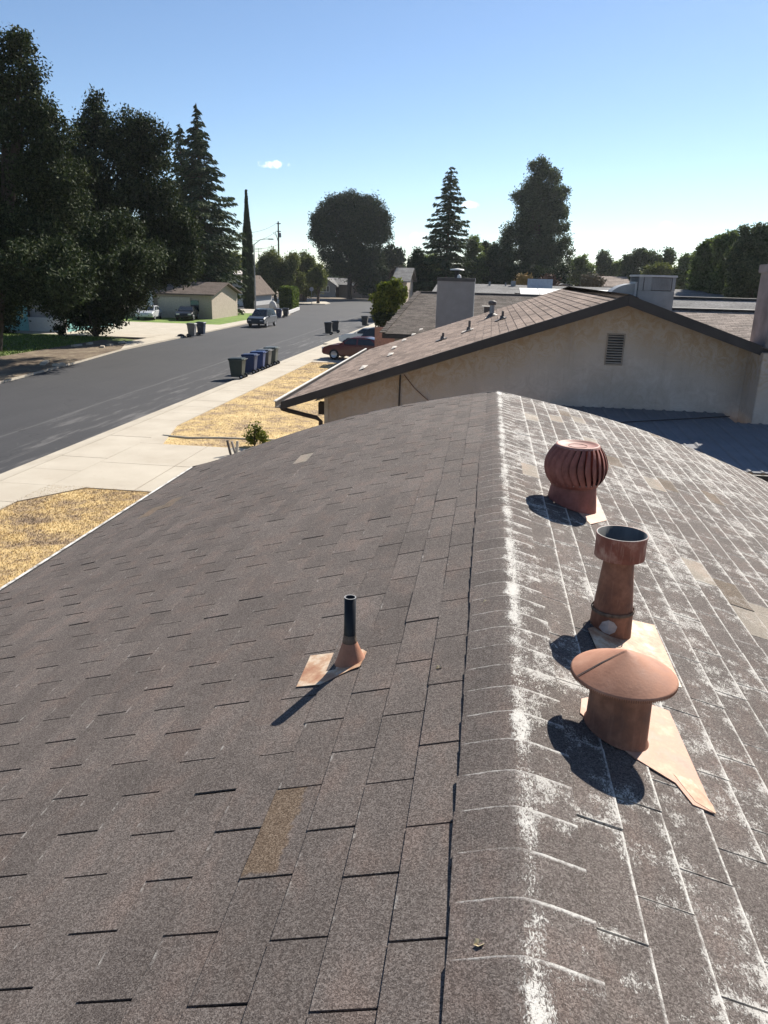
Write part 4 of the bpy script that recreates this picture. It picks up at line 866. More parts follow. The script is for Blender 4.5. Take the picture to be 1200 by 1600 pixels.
# beige garage house (softened area of the photo) behind left driveway
p0, p1 = at_z(195, 500, .1), at_z(330, 488, .1); YA = 84; xA0, xA1 = float(at_y(190, 470, YA)[0]), float(at_y(335, 470, YA)[0])
e = gable_house('beige_garage_house', 'beige house with garage behind the concrete driveway and parked cars', xA0, xA1, YA, YA+10, float(at_y(260, 458, YA)[2]), float(at_y(260, 440, YA)[2]), 'x', RR_D, BEI)
g0, g1 = float(at_y(264, 470, YA)[0]), float(at_y(282, 470, YA)[0])
gd = MB().box(g0-1.5, g1+1, YA+.38, YA+.49, .1, 2.4).build('garage_door', simple('cream_door', (.5, .44, .34), .7), e)
for k in range(4): MB().box(g0-1.45, g1+.95, YA+.355, YA+.379, .16+k*.56, .66+k*.56).build('door_panel', simple('cream_door', (.5, .44, .34)), gd)
MB().box(xA0+3.0, xA0+3.8, YA-.2, YA-.0, .1, 3).build('porch_post', WHT, e)
MB().box(xA1-4, xA1-2, YA+.40, YA+.495, .9, 2.1).build('window', GLASS, e)
# teal house far left
YT = 61; T0, T1 = float(at_y(-60, 500, YT)[0]), float(at_y(108, 500, YT)[0])
e = gable_house('teal_house', 'pale teal house with low white wall behind the big oak', T0, T1, YT, YT+9, 3.1, 4.6, 'x', RR_D, TEAL)
a_, b__ = float(at_y(27, 500, YT)[0]), float(at_y(41, 500, YT)[0])
MB().box(a_, b__, YT+.3, YT+.49, .1, float(at_y(30, 485, YT)[2])).build('door', simple('bright_teal_door', (.28, .58, .56), .6), e)
c0_ = float(at_y(42, 500, YT)[0]); c1_ = T1-.5
MB().box(c0_, c1_, YT+.36, YT+.49, 1.25, 2.75).build('garage_door', GREYB, e); MB().box(c0_, c1_, YT+.2, YT+.49, .1, 1.249).build('low_wall', WHT, e)
MB().box(b__+.02, b__+.15, YT+.25, YT+.49, .1, 2.75).build('door_frame', dark_trim, e)

# ------------------------------------------------------------------ wheelie bins
def make_bin(col, lid, label, group):
    e = empty('wheelie_bin', (0, 0, 0), label=label, cat='wheelie bin', group=group)
    bm_ = simple('bin_'+col[0], col[1], .45, .12, 5, spec=.4); lm = simple('lid_'+lid[0], lid[1], .38, .12, 5, spec=.5)
    b = MB(); b.box(-.22, .22, -.25, .25, .10, .93, taper=1.30); b.build('body', bm_, e, bevel=.03)
    MB().box(-.305, .305, -.35, .34, .90, .955).build('rim', bm_, e, bevel=.015)
    MB().box(-.15, .15, -.335, -.30, .70, .90, taper=1.05).build('front_panel', bm_, e, bevel=.01)
    b = MB(); b.add([(-.31, -.37, .957), (.31, -.37, .957), (.31, .33, .957), (-.31, .33, .957), (-.27, -.33, 1.0), (.27, -.33, 1.0), (.27, .30, 1.03), (-.27, .30, 1.03)],
                    [(3, 2, 1, 0), (4, 5, 6, 7), (0, 1, 5, 4), (1, 2, 6, 5), (2, 3, 7, 6), (3, 0, 4, 7)]); b.build('lid', lm, e, bevel=.012)
    MB().tube([(-.27, .40, .97), (.27, .40, .97)], .016, 8).bar((-.27, .33, .94), (-.27, .41, .97), .03).bar((.27, .33, .94), (.27, .41, .97), .03).build('handle', bm_, e)
    for s in (-1, 1):
        w = MB().lathe([(.0, -.025), (.11, -.025), (.125, -.015), (.125, .015), (.11, .025), (0, .025)], (s*.25, .27, .125), 18, axis=(1, 0, 0)).build('wheel', simple('bin_tyre', (.02, .02, .02), .8), e)
        MB().lathe([(.0, -.03), (.05, -.03), (.05, .03), (0, .03)], (s*.25, .27, .125), 12, axis=(1, 0, 0)).build('hub', simple('hub_grey', (.35, .35, .36), .5), w)
    MB().tube([(-.22, .27, .125), (.22, .27, .125)], .012, 8).build('axle', dark_trim, e)
    b = MB(); [b.bar((-.262, .05*math.cos(a), .66+.05*math.sin(a)), (-.262, .05*math.cos(a+2.09), .66+.05*math.sin(a+2.09)), .006, .018, up=(1, 0, 0)) for a in (1.57, 3.66, 5.76)]
    b.build('emblem', simple('pale_emblem', (.35, .38, .34), .7), e)
    return e
GRN = ('dark_green', (.028, .037, .031)); BLU = ('blue', (.018, .030, .085)); GRY = ('grey', (.09, .09, .085)); BLK = ('charcoal', (.03, .032, .035))
gl = 'wheelie bins in a row by the near kerb'
row = [(388, 593.5, GRN, 'dark green wheelie bin, nearest of the kerbside row'), (405, 585.5, BLU, 'blue wheelie bin directly behind the nearest green one'), (414, 580, ('mid_blue', (.022, .045, .14)), 'brighter blue wheelie bin, third in the kerbside row'),
       (421, 576, GRY, 'grey wheelie bin, fourth in the kerbside row'), (428, 571.5, ('grey_green', (.075, .085, .075)), 'grey green wheelie bin, farthest of the kerbside row')]
for px, py, c, lab in row:
    p = at_z(px, py, 0); e = make_bin(c, c, lab, gl); e.location = (-12.95, p[1]+.2, 0.02); e.rotation_euler = (0, 0, rad(-90)+random.uniform(-.08, .08)); e.scale = (1.12, 1.15, 1.06)
for px, py, z, c, lab in [(436, 497.5, 0, BLU, 'dark blue wheelie bin left of a pair across the street by the hedge'), (446.5, 496, 0, BLK, 'charcoal wheelie bin right of the pair across the street by the hedge'),
                       (513, 523, 0, BLK, 'charcoal wheelie bin in front of another where the far cars park'), (524, 520, 0, ('slate', (.045, .05, .06)), 'slate wheelie bin behind its twin near the parked cars'),
                       (570, 510.5, 0, BLK, 'lone charcoal wheelie bin beside the yellow green bush'),
                       (300.5, 526.5, 0, ('light_grey', (.16, .16, .165)), 'grey wheelie bin across the road at driveway mouth, left one'), (315, 524, 0, ('navy', (.02, .035, .07)), 'navy wheelie bin across the road at driveway mouth, right one')]:
    p = at_z(px, py, z); e = make_bin(c, c, lab, 'wheelie bins farther along the street'); e.location = (p[0], p[1], 0); e.rotation_euler = (0, 0, rad(-90 if px > 500 else 90)+random.uniform(-.1, .1)); e.scale = (1.02, 1.02, 1.12)
p = at_z(283, 527, 0); tag(MB().lathe([(.28, 0), (.35, .08), (.25, .22), (.05, .28), (.001, .28)], (p[0], p[1], 0), 10).build('rubbish_bag', BLACK), 'dark lumpy rubbish bag on the road beside the grey bin', 'bag')

# ------------------------------------------------------------------ cars
def make_car(loc, rz, paint, label, kind='sedan'):
    e = empty('parked_car', (0, 0, 0), label=label, cat='car')
    pm_ = NM('car_paint_'+paint[0]); pm_.b.inputs['Coat Weight'].default_value = .6; pm_.b.inputs['Coat Roughness'].default_value = .06; PA = pm_.done(paint[1], .35)
    if kind == 'sedan':
        body = [(-2.25, .38), (-2.28, .62), (-2.15, .86), (-1.55, .95), (-.95, .98), (.95, .98), (1.75, .92), (2.2, .76), (2.3, .5), (2.25, .36), (1.85, .28), (-1.9, .28)]; cab = [(-1.75, .955), (-1.15, 1.38), (-.55, 1.45), (.35, 1.42), (1.15, .975)]; H = 1.45
    elif kind == 'suv':
        body = [(-2.3, .42), (-2.33, .9), (-2.2, 1.08), (-.95, 1.1), (.95, 1.1), (1.8, 1.04), (2.25, .9), (2.35, .55), (2.3, .42), (1.9, .34), (-1.95, .34)]; cab = [(-2.22, 1.085), (-1.95, 1.66), (-1.3, 1.76), (.3, 1.72), (1.1, 1.10)]; H = 1.76
    else:
        body = [(-2.7, .5), (-2.72, 1.05), (-2.6, 1.12), (-.55, 1.12), (.9, 1.12), (2.1, 1.06), (2.55, .92), (2.65, .55), (2.6, .45), (-2.6, .45)]; cab = [(-.55, 1.125), (-.45, 1.75), (-.2, 1.82), (.75, 1.78), (1.4, 1.12)]; H = 1.82
    W2 = .91
    def loft(poly, ws, name, mat, par, bevel=0):
        b = MB(); b.extrude([(x, -ws, z) for x, z in poly], (0, 2*ws, 0)); return b.build(name, mat, par, bevel=bevel, seg=3)
    body_o = loft(body, W2, 'body', PA, e, .06)
    b = MB(); n = len(cab); bot = [(x, -W2+.05, z) for x, z in cab]; V = []
    for s in (-1, 1): V += [(x, s*(W2-.06-(z-cab[0][1])*.32), z) for x, z in cab]
    b.add(V, [tuple(range(n))[::-1], tuple(range(n, 2*n))]+[(i, i+1, n+i+1, n+i) for i in range(n-1)]+[(n-1, 0, n, 2*n-1)]); b.build('cabin', PA, e, bevel=.03)
    # side windows and screens
    for s in (-1, 1):
        f = lambda x, z: (x, s*(W2-.052-(z-cab[0][1])*.32), z)
        zb = cab[0][1]+.05; zt2 = H-.09; xm_ = (cab[2][0]+cab[3][0])/2
        for (xa_, xb2, xc, xd) in ((cab[0][0]+.35, xm_-.05, xm_-.05, cab[1][0]+.2), (xm_+.05, cab[4][0]-.22, cab[3][0]+.05, xm_+.05)):
            q = [f(xa_, zb), f(xb2, zb), f(xc, zt2), f(xd, zt2)]; MB().add(q, [(0, 1, 2, 3)]).build('side_window', GLASS, e)
    for (i, j) in ((0, 1), (3, 4)):
        (xa_, za), (xb2, zb2) = cab[i], cab[j]; d = .012
        nrm = np.array([-(zb2-za), 0, (xb2-xa_)]); nrm = nrm/np.linalg.norm(nrm)*d
        q = []
        for t in (.10, .92):
            x, z = xa_+(xb2-xa_)*t, za+(zb2-za)*t; w = W2-.14-(z-cab[0][1])*.32; q += [(x+nrm[0], -w, z+nrm[2]), (x+nrm[0], w, z+nrm[2])]
        MB().add(q, [(0, 1, 3, 2)]).build('windscreen' if i else 'rear_window', GLASS, e)
    ax = 1.42 if kind != 'pickup' else 1.7
    for sx in (-ax, ax):
        for s in (-1, 1):
            w = MB().lathe([(0, -.1), (.27, -.1), (.33, -.07), (.34, 0), (.33, .07), (.27, .1), (0, .1)], (sx, s*(W2-.07), .34), 24, axis=(0, 1, 0)).build('wheel', simple('tyre_rubber', (.02, .02, .02), .85), e)
            MB().lathe([(.0, .0), (.2, .0), (.215, .012), (.215, -.02)], (sx, s*(W2+.032), .34), 16, axis=(0, s, 0)).build('rim', simple('alloy_rim', (.4, .4, .42), .35, metal=.6), w)
    fx_ = body[-4][0] if kind == 'sedan' else body[-3][0]
    for s in (-1, 1):
        MB().box(2.13, 2.315, s*.62-.17, s*.62+.17, .62, .76).build('headlight', simple('headlight_lens', (.6, .6, .6), .15), e, bevel=.01)
        MB().box(-2.31 if kind != 'pickup' else -2.74, -2.2 if kind != 'pickup' else -2.6, s*.66-.14, s*.66+.14, .66, .84).build('tail_light', simple('tail_lens', (.35, .02, .02), .2), e, bevel=.01)
        MB().box(.75, .93, s*(W2+.09)-.07, s*(W2+.09)+.07, 1.0, 1.12).build('mirror', PA, e, bevel=.02)
    MB().box(-2.30 if kind != 'pickup' else -2.735, -2.26 if kind != 'pickup' else -2.7, -.26, .26, .48, .6).build('licence_plate', WHT, e)
    e.location = tuple(float(c) for c in loc); e.rotation_euler = (0, 0, rz); return e
make_car((-8.2, 49.3, .12), rad(172), ('maroon', (.10, .010, .012)), 'dark red sedan parked on the next driveway beyond the dry lawn')
make_car((-7.3, 53.2, .12), rad(176), ('navy', (.012, .018, .035)), 'dark navy pickup parked behind the red sedan', 'pickup')
make_car((-8.9, 58.6, .12), rad(170), ('white', (.7, .7, .68)), 'white car parked beyond the navy pickup', 'sedan')
p = at_z(282, 501, .11); make_car((p[0], p[1]+2, .11), rad(-78), ('black', (.012, .013, .016)), 'black car on the driveway in front of the beige garage')
p = at_z(215, 501, .11); make_car((p[0], p[1]+3, .11), rad(-80), ('silver', (.5, .51, .52)), 'silver car half hidden by the oak at the beige house')
p = at_z(385, 512, 0); make_car((p[0]+.9, p[1]+2.6, 0), rad(-91), ('slate', (.04, .05, .065)), 'dark slate sport utility parked against the far kerb', 'suv')

# ------------------------------------------------------------------ vegetation
def leaf_mat(name, c1, c2, c3, trans=.18):
    m = NM(name); r = m.geo.outputs['Random Per Island']; big = m.noise(.35, 3, .6)
    f = m.math('ADD', m.math('MULTIPLY', r, .6), m.math('MULTIPLY', big, .4)); col = m.ramp(f, [(.2, c1), (.5, c2), (.8, c3)])
    m.put(m.b.inputs['Base Color'], col); m.b.inputs['Roughness'].default_value = .75; m.b.inputs['Specular IOR Level'].default_value = .12
    tr = m.n.new('ShaderNodeBsdfTranslucent'); m.l.new(m.mix(1, col, (1.2, 1.35, .6), 'MULTIPLY'), tr.inputs[0]); mx = m.n.new('ShaderNodeMixShader'); mx.inputs[0].default_value = trans
    m.l.new(m.b.outputs[0], mx.inputs[1]); m.l.new(tr.outputs[0], mx.inputs[2]); m.l.new(mx.outputs[0], m.out.inputs[0]); return m.m
OAK = leaf_mat('oak_leaves', (.014, .021, .010), (.030, .042, .017), (.075, .09, .042), .10)
RED = leaf_mat('redwood_needles', (.020, .032, .016), (.040, .058, .028), (.075, .095, .045), .1)
PINE = leaf_mat('pine_needles', (.014, .024, .012), (.028, .043, .019), (.055, .072, .03), .08)
OLV = leaf_mat('olive_green_leaves', (.055, .062, .025), (.105, .115, .045), (.17, .175, .075), .22)
EUC = leaf_mat('grey_green_leaves', (.035, .046, .028), (.065, .082, .048), (.12, .14, .085), .26)
LEM = leaf_mat('yellow_green_leaves', (.05, .065, .012), (.115, .135, .028), (.24, .24, .05), .25)
HDG = leaf_mat('hedge_leaves', (.045, .065, .018), (.09, .125, .03), (.17, .20, .06), .25)
MIDG = leaf_mat('mid_green_leaves', (.055, .075, .035), (.10, .125, .060), (.17, .20, .10), .36)
BARK = simple('grey_brown_bark', (.07, .055, .045), .95, .3, 3, bump=.6, bscale=12); REDB = simple('redwood_bark', (.09, .05, .035), .95, .3, 3)
def quads(name, C, A, B, mat, parent):
    n = len(C); v = np.empty((n, 4, 3)); v[:, 0] = C-A; v[:, 1] = C-B*.9-A*.1; v[:, 2] = C+A; v[:, 3] = C+B*.9+A*.1
    me = bpy.data.meshes.new(name); me.vertices.add(4*n); me.vertices.foreach_set('co', v.astype(np.float32).ravel()); me.loops.add(4*n); me.loops.foreach_set('vertex_index', np.arange(4*n, dtype=np.int32))
    me.polygons.add(n); me.polygons.foreach_set('loop_start', np.arange(0, 4*n, 4, dtype=np.int32)); me.polygons.foreach_set('loop_total', np.full(n, 4, dtype=np.int32)); me.update(calc_edges=True); me.validate()
    me.materials.append(mat); return link_mesh(name, me, parent)
def rdir(n):
    d = rng.normal(size=(n, 3)); return d/np.linalg.norm(d, axis=1)[:, None]
def blob_leaves(blobs, n_clump, per, sig, size, shell=.45, lumps=0):
    """blobs: (cx,cy,cz,rx,ry,rz); leaves in clumps spread through the outer volume"""
    if lumps:
        sub = []
        for b in blobs:
            b = np.array(b, float)
            for d in rdir(lumps): sub.append(np.concatenate([b[:3]+d*b[3:]*rng.uniform(.55, .85), b[3:]*rng.uniform(.26, .46)]))
        blobs = sub
    w = np.array([(b[3]*b[4]*b[5])**(2/3) for b in blobs]); w /= w.sum(); idx = rng.choice(len(blobs), n_clump, p=w); B = np.array(blobs)[idx]
    d = rdir(n_clump); rr = (1-shell*rng.random(n_clump)**1.3)*rng.normal(1, .10, n_clump)
    cc = B[:, :3] + d*rr[:, None]*B[:, 3:]
    # drop clumps buried deep inside other blobs now and then, keep the rest
    C = np.repeat(cc, per, axis=0) + np.clip(rng.normal(0, .85, (n_clump*per, 3)), -1.5, 1.5)*np.repeat(sig*rng.uniform(.6, 1.4, n_clump), per)[:, None]
    n = len(C); a = rdir(n); b = np.cross(a, rdir(n)); b /= np.linalg.norm(b, axis=1)[:, None]; s = size*rng.uniform(.6, 1.4, n)
    return C, a*s[:, None], b*(s*.55)[:, None]
def tree(name, label, cat, base, blobs, mat, n_clump, per, sig, size, trunk_r=.25, group=None, limbs=6, bark=None, shell=.45, trunk=True, lumps=13):
    e = empty(name, base, label=label, cat=cat, group=group); bark = bark or BARK
    C, A, B = blob_leaves(blobs, n_clump, per, sig*.8, size, .6, lumps); quads('crown', C, A, B, mat, e)
    top = np.array(max(blobs, key=lambda b: b[2])[:3]); bs = np.array(base, float)
    if trunk:
        b = MB(); mid_ = bs*.5+top*.5+[rng.normal(0, .2), rng.normal(0, .2), 0]
        b.tube([bs-[0, 0, .1], bs*.8+top*.2, mid_, top], [trunk_r*1.25, trunk_r, trunk_r*.7, trunk_r*.2], 10)
        for k in range(min(limbs, len(blobs))):
            t = blobs[k % len(blobs)]; s = bs*(.7-.05*k)+top*(.3+.05*k); q = np.array(t[:3]); b.tube([s, (s+q)/2+[0, 0, .3], q], [trunk_r*.45, trunk_r*.3, trunk_r*.1], 7)
        b.build('trunk', bark, e)
    return e
def pxblobs(L, Y, flat=1.0, dj=0):
    out = []
    for i, t in enumerate(L):
        px, py, r = t[:3]; yy = Y+(t[3] if len(t) > 3 else 0); c = at_y(px, py, yy); s = px_size(c)*r; out.append((c[0], c[1], c[2], s, s, s*flat))
    return out
# big oaks on the left
Lb = [(5, 75, 32), (34, 72, 20), (50, 100, 18), (15, 120, 36), (52, 125, 16), (0, 170, 70), (40, 235, 62), (75, 215, 42), (10, 300, 95), (75, 330, 72), (45, 400, 80), (-40, 400, 100), (100, 280, 40), (20, 450, 55), (-80, 250, 110), (60, 165, 24), (85, 440, 50, -3), (-50, 130, 70)]
e = tree('oak_tree', 'huge dark oak at the left edge overhanging the road', 'tree', (-31.5, 46, 0), pxblobs(Lb, 47)+[(-21.2, 43.5, 5.4, 2.0, 2.4, 1.3), (-23, 48, 6.5, 2.6, 3, 2.0), (-22.0, 39.3, 4.6, 1.5, 1.8, .9), (-24.2, 41, 5.6, 2.2, 2.2, 1.5)], OAK, 6000, 34, .38, .10, .26, 'dark oaks across the road')
Lb = [(148, 195, 26), (150, 168, 14), (128, 235, 34), (128, 200, 12), (190, 222, 34), (225, 215, 30), (165, 270, 56), (225, 275, 48), (245, 240, 22), (130, 340, 66), (200, 345, 68), (255, 330, 42), (150, 420, 70), (215, 415, 62), (265, 400, 46), (120, 300, 50), (110, 455, 42, -3),
      (170, 465, 36, -2), (285, 350, 30), (290, 410, 32), (255, 215, 10), (152, 155, 8), (205, 185, 12), (262, 430, 22), (140, 480, 26, -2)]
tree('oak_tree', 'wide dark oak right of the huge one with ragged top', 'tree', (-33, 62, 0), pxblobs(Lb, 60), OAK, 5800, 30, .44, .115, .3, 'dark oaks across the road')
# bare twigs sticking out of the oak
b = MB()
for (x0, y0, x1, y1) in [(240, 215, 264, 190), (118, 200, 136, 152), (215, 190, 218, 170), (150, 165, 153, 143), (128, 190, 130, 158), (250, 205, 262, 206)]:
    a_, c_ = at_y(x0, y0+20, 60), at_y(x1, y1, 60); b.tube([a_, (a_+c_)/2+[.1, 0, .1], c_], [.06, .04, .012], 6)
tag(b.build('oak_twigs', BARK), kind='stuff', label='bare twigs poking from the top of the oak crown', cat='twigs')
p = at_z(150, 527, .1)
e = empty('multi_stem_shrub', p, label='leafy multi stemmed shrub at the foot of the oaks by the kerb', cat='shrub')
bl = pxblobs([(150, 500, 22), (130, 490, 20), (175, 492, 20), (118, 505, 12), (160, 478, 26), (178, 480, 22)], p[1]); C, A, B = blob_leaves(bl, 420, 14, .22, .12); quads('crown', C, A, B, OAK, e)
b = MB()
for k in range(9):
    a = rng.uniform(0, 6.28); r = rng.uniform(.8, 2); b.tube([p, p+[r*.4*math.cos(a), r*.4*math.sin(a), .8], p+[r*math.cos(a), r*math.sin(a), 2.1]], [.07, .05, .02], 6)
b.build('stems', BARK, e)
p = at_z(95, 525, .1); e = empty('low_shrub', p, label='thin low shrub left of the multi stemmed one by the teal house', cat='shrub'); bl = pxblobs([(97, 508, 9), (92, 516, 8), (100, 518, 8)], p[1]); C, A, B = blob_leaves(bl, 60, 12, .14, .10); quads('crown', C, A, B, OAK, e); MB().tube([p, p+[.1, 0, .8]], [.04, .02], 6).build('stem', BARK, e)
p = at_z(8, 520, .1); e = empty('round_dark_shrub', p, label='dark rounded shrub before the teal wall at far left', cat='shrub'); bl = pxblobs([(5, 500, 22), (-15, 505, 22)], p[1]); C, A, B = blob_leaves(bl, 200, 14, .18, .12); quads('crown', C, A, B, OAK, e)

def conifer(name, label, base, H, Rmax, mat, t0=.06, whorl=.55, nb=7, droop=.25, size=.22, dens=9, prof=None, bark=None, group=None, hang=.35, up=.0):
    e = empty(name, base, label=label, cat='tree', group=group); bs = np.array(base, float)
    Cs, As, Bs = [], [], []; z = H*t0; b = MB(); b.tube([bs, bs+[0, 0, H*.5], bs+[0, 0, H*.99]], [H*.018, H*.010, H*.0015], 10)
    while z < H*.985:
        t = z/H; R = Rmax*(prof(t) if prof else (1-t)**.8); k = max(3, int(nb*(.5+.7*(1-t))+rng.integers(-1, 2)))
        a0 = rng.uniform(0, 6.28)
        for i in range(k):
            a = a0+6.283*i/k+rng.normal(0, .25); L = R*rng.uniform(.62, 1.12); d = np.array([math.cos(a), math.sin(a), 0]); n = max(4, int(L*dens))
            s = rng.random(n)**.75; dr_ = droop*rng.uniform(.2, 1.9); zz_ = up*L*s - dr_*L*s**1.3 + .10*L*s**3 + rng.uniform(-.4, .4)*whorl
            P = bs + [0, 0, z] + d*(s*L)[:, None]; P[:, 2] += zz_
            side = np.array([-d[1], d[0], 0]); lat = rng.normal(0, 1, n)*.17*L*(1-.6*s); P = P+side*lat[:, None]; P[:, 2] -= np.abs(rng.normal(0, hang, n))*.5*(R/Rmax*.6+.4)
            aa = d*.7 + side*rng.normal(0, .6, n)[:, None] + np.array([0, 0, -1])*rng.uniform(.1, .9, n)[:, None]; aa /= np.linalg.norm(aa, axis=1)[:, None]
            bb = np.cross(aa, rdir(n)); bb /= np.linalg.norm(bb, axis=1)[:, None]; sz = size*rng.uniform(.7, 1.5, n)
            Cs.append(P); As.append(aa*sz[:, None]*1.3); Bs.append(bb*sz[:, None]*.42)
            if i % 2 == 0 and L > 1.0: b.tube([bs+[0, 0, z], bs+[0, 0, z-droop*L*.5]+d*L*.6], [.05, .02], 4, cap=False)
        z += whorl*rng.uniform(.7, 1.3)*(1.0-.45*t)
    quads('crown', np.concatenate(Cs), np.concatenate(As), np.concatenate(Bs), mat, e); b.build('trunk', bark or REDB, e)
    return e
def base_at(px, Y, z=.05): c = at_y(px, 430, Y); return (float(c[0]), float(Y), z)
def top_z(px, py, Y): return float(at_y(px, py, Y)[2])
b0 = base_at(318, 96); s = px_size(b0)
conifer('redwood_tree', 'tall redwood right of the dark oaks with feathery drooping boughs', b0, top_z(314, 158, 96), 70*s, RED, prof=lambda t: min(1, (1-t)**.9*1.45)*(1 if t > .25 else .85)*(1+.12*math.sin(t*38)), dens=30, size=.18, whorl=.58, nb=10, droop=.3, hang=.4)
b0 = base_at(292, 99); conifer('redwood_tree', 'shorter redwood top tucked left behind the tall one', b0, top_z(291, 192, 99), 46*s, RED, prof=lambda t: min(1, (1-t)**.6*1.1)*(1+.1*math.sin(t*45)), dens=28, size=.18, whorl=.55)
b0 = base_at(697, 112); s = px_size(b0)
conifer('redwood_tree', 'narrow tiered redwood standing alone above the broad chimney', b0, top_z(703, 262, 112), 60*s, RED, prof=lambda t: ((1-t)**.75+.06)*(1+.1*math.sin(t*50)) if t < .97 else .12, dens=26, size=.19, whorl=.80, nb=11, droop=.16, up=-.02, hang=.42)
# cypress
Y = 112; b0 = base_at(388, Y); s = px_size(b0); H = top_z(386, 299, Y)
e = empty('cypress_tree', b0, label='pencil thin dark cypress beside the street light', cat='tree'); n = 16000; t = rng.random(n)**.8; a = rng.uniform(0, 6.28, n)
wid = np.interp(t, [0, .1, .35, .62, .72, .85, 1], [7.5, 9.5, 9, 7.2, 5.0, 2.8, .7])*s; R_ = wid*np.sqrt(rng.uniform(.5, 1, n))*(1+.12*np.sin(t*60+a*3))
C = np.column_stack([b0[0]+R_*np.cos(a), b0[1]+R_*np.sin(a), t*H]); A = np.column_stack([rng.normal(0, .25, n), rng.normal(0, .25, n), np.ones(n)])*.28; B = np.column_stack([-np.sin(a), np.cos(a), np.zeros(n)])*.12
quads('crown', C, A, B, leaf_mat('cypress_foliage', (.012, .02, .010), (.026, .038, .018), (.045, .06, .028), .05), e); MB().tube([b0, (b0[0], b0[1], H*.9)], [.3, .05], 8).build('trunk', BARK, e)
# round pine
Y = 168
tree('round_pine_tree', 'large pine with dense rounded crown at the end of the road', 'tree', base_at(546, Y), pxblobs([(547, 325, 24), (515, 338, 26), (580, 335, 25), (505, 365, 20), (590, 365, 20), (547, 355, 42), (520, 390, 26), (575, 392, 28), (548, 405, 30), (595, 348, 15), (498, 345, 14), (530, 415, 18), (568, 425, 18), (585, 415, 18), (550, 315, 14), (525, 318, 14), (572, 318, 14)], Y),
     PINE, 5200, 24, .62, .19, .5, limbs=5, shell=.5, lumps=26)
tree('dark_pine_tree', 'dark uneven pine just right of the round pine', 'tree', base_at(618, 180), pxblobs([(612, 395, 14), (620, 400, 12), (605, 405, 16), (618, 412, 14)], 180), PINE, 420, 14, .5, .32, .3)
tree('shaded_underwood_tree', 'low dark tree filling space right of the round pine trunk', 'tree', base_at(580, 165), pxblobs([(572, 445, 14), (590, 448, 14), (600, 435, 14), (585, 430, 16), (615, 448, 10)], 165), PINE, 700, 14, .5, .3, .3)
# olive green trees behind hedge
for (px, Y, L, lab) in [(430, 140, [(425, 412, 20), (445, 415, 24), (412, 425, 22), (430, 435, 26), (455, 435, 22), (405, 440, 18)], 'pale olive green spreading tree behind the clipped hedge'),
                   (475, 146, [(470, 415, 20), (485, 420, 18), (462, 425, 20), (480, 438, 22), (497, 432, 12)], 'pale olive green tree right of the utility pole'),
                   (497, 138, [(497, 425, 9), (492, 435, 11), (502, 440, 8)], 'small olive green tree before the end house')]:
    tree('olive_green_tree', lab, 'tree', base_at(px, Y), pxblobs(L, Y), OLV, 1500 if px < 490 else 320, 24, .45, .17, .25, 'pale olive green trees behind the hedge')
tree('brown_green_tree', 'brownish green tree above the white trimmed gable', 'tree', base_at(352, 128), pxblobs([(350, 415, 20), (338, 430, 16), (365, 405, 10), (330, 420, 18), (345, 400, 10)], 128), OLV, 600, 14, .5, .26, .25)
# clipped hedge by the corner
p0, p1 = at_z(425, 484, .1), at_z(466, 481, .1); 
hx0, hx1 = float(p0[0]), float(at_z(466, 481, .1)[0]); hy = float((p0[1]+p1[1])/2); hz = top_z(445, 451, hy)
e = empty('clipped_hedge', ((hx0+hx1)/2, hy, 0), label='clipped boxy green hedge on the far street corner', cat='hedge'); n = 15000
C = np.column_stack([rng.uniform(hx0, hx1, n), rng.uniform(hy, hy+4, n), rng.uniform(.1, hz, n)]); f = rng.integers(0, 4, n); C[f == 0, 1] = hy+rng.normal(0, .1, (f == 0).sum()); C[f == 1, 2] = hz+rng.normal(0, .12, (f == 1).sum()); C[f == 2, 0] = hx1+rng.normal(0, .1, (f == 2).sum())
a = rdir(n); bb = np.cross(a, rdir(n)); bb /= np.linalg.norm(bb, axis=1)[:, None]; quads('foliage', C, a*.17, bb*.1, HDG, e)
# stones and small wall at hedge
q = at_z(428, 484, .1); o = MB().lathe([(.001, 0), (.5, .1), (.6, .5), (.45, 1.0), (.2, 1.25), (.001, 1.3)], (q[0], q[1]-.5, .1), 9).build('white_boulder', simple('white_stone', (.5, .49, .48), .9)); tag(o, 'white rounded stone at the left foot of the hedge', 'boulder')
a_, b__ = at_z(450, 491, .11), at_z(467, 484, .11); o = MB().bar((a_[0], a_[1], .3), (b__[0], b__[1], .3), .25, .4).build('planter_kerb', simple('white_stone', (.5, .49, .48))); tag(o, 'low pale planter kerb running along the hedge', 'planter')
# yellow-green bush by house B
p = at_z(606, 508, .1); Y = float(p[1])-26
Y = 50; bl = pxblobs([(610, 457, 13), (597, 466, 12), (622, 462, 11), (605, 476, 16), (594, 486, 10), (617, 448, 8), (600, 452, 7), (628, 455, 6)], Y)
e = tree('citrus_bush', 'yellow green citrus bush left of the hip roof', 'shrub', base_at(605, Y, .1), bl, LEM, 900, 14, .20, .11, .12)
C, A, B = blob_leaves(pxblobs([(603, 502, 13), (612, 505, 12), (596, 497, 8)], Y-.4), 260, 14, .15, .10); quads('lower_foliage', C, A, B, OAK, e)
p = at_y(590, 524, 48); tag(MB().box(p[0]-.1, p[0]+2.2, 47.4, 47.6, .1, p[2]+.55).build('brick_planter', simple('salmon_brick', (.42, .22, .16), .9, .2, 8), bevel=.02), 'salmon brick planter wall below the citrus bush', 'planter')
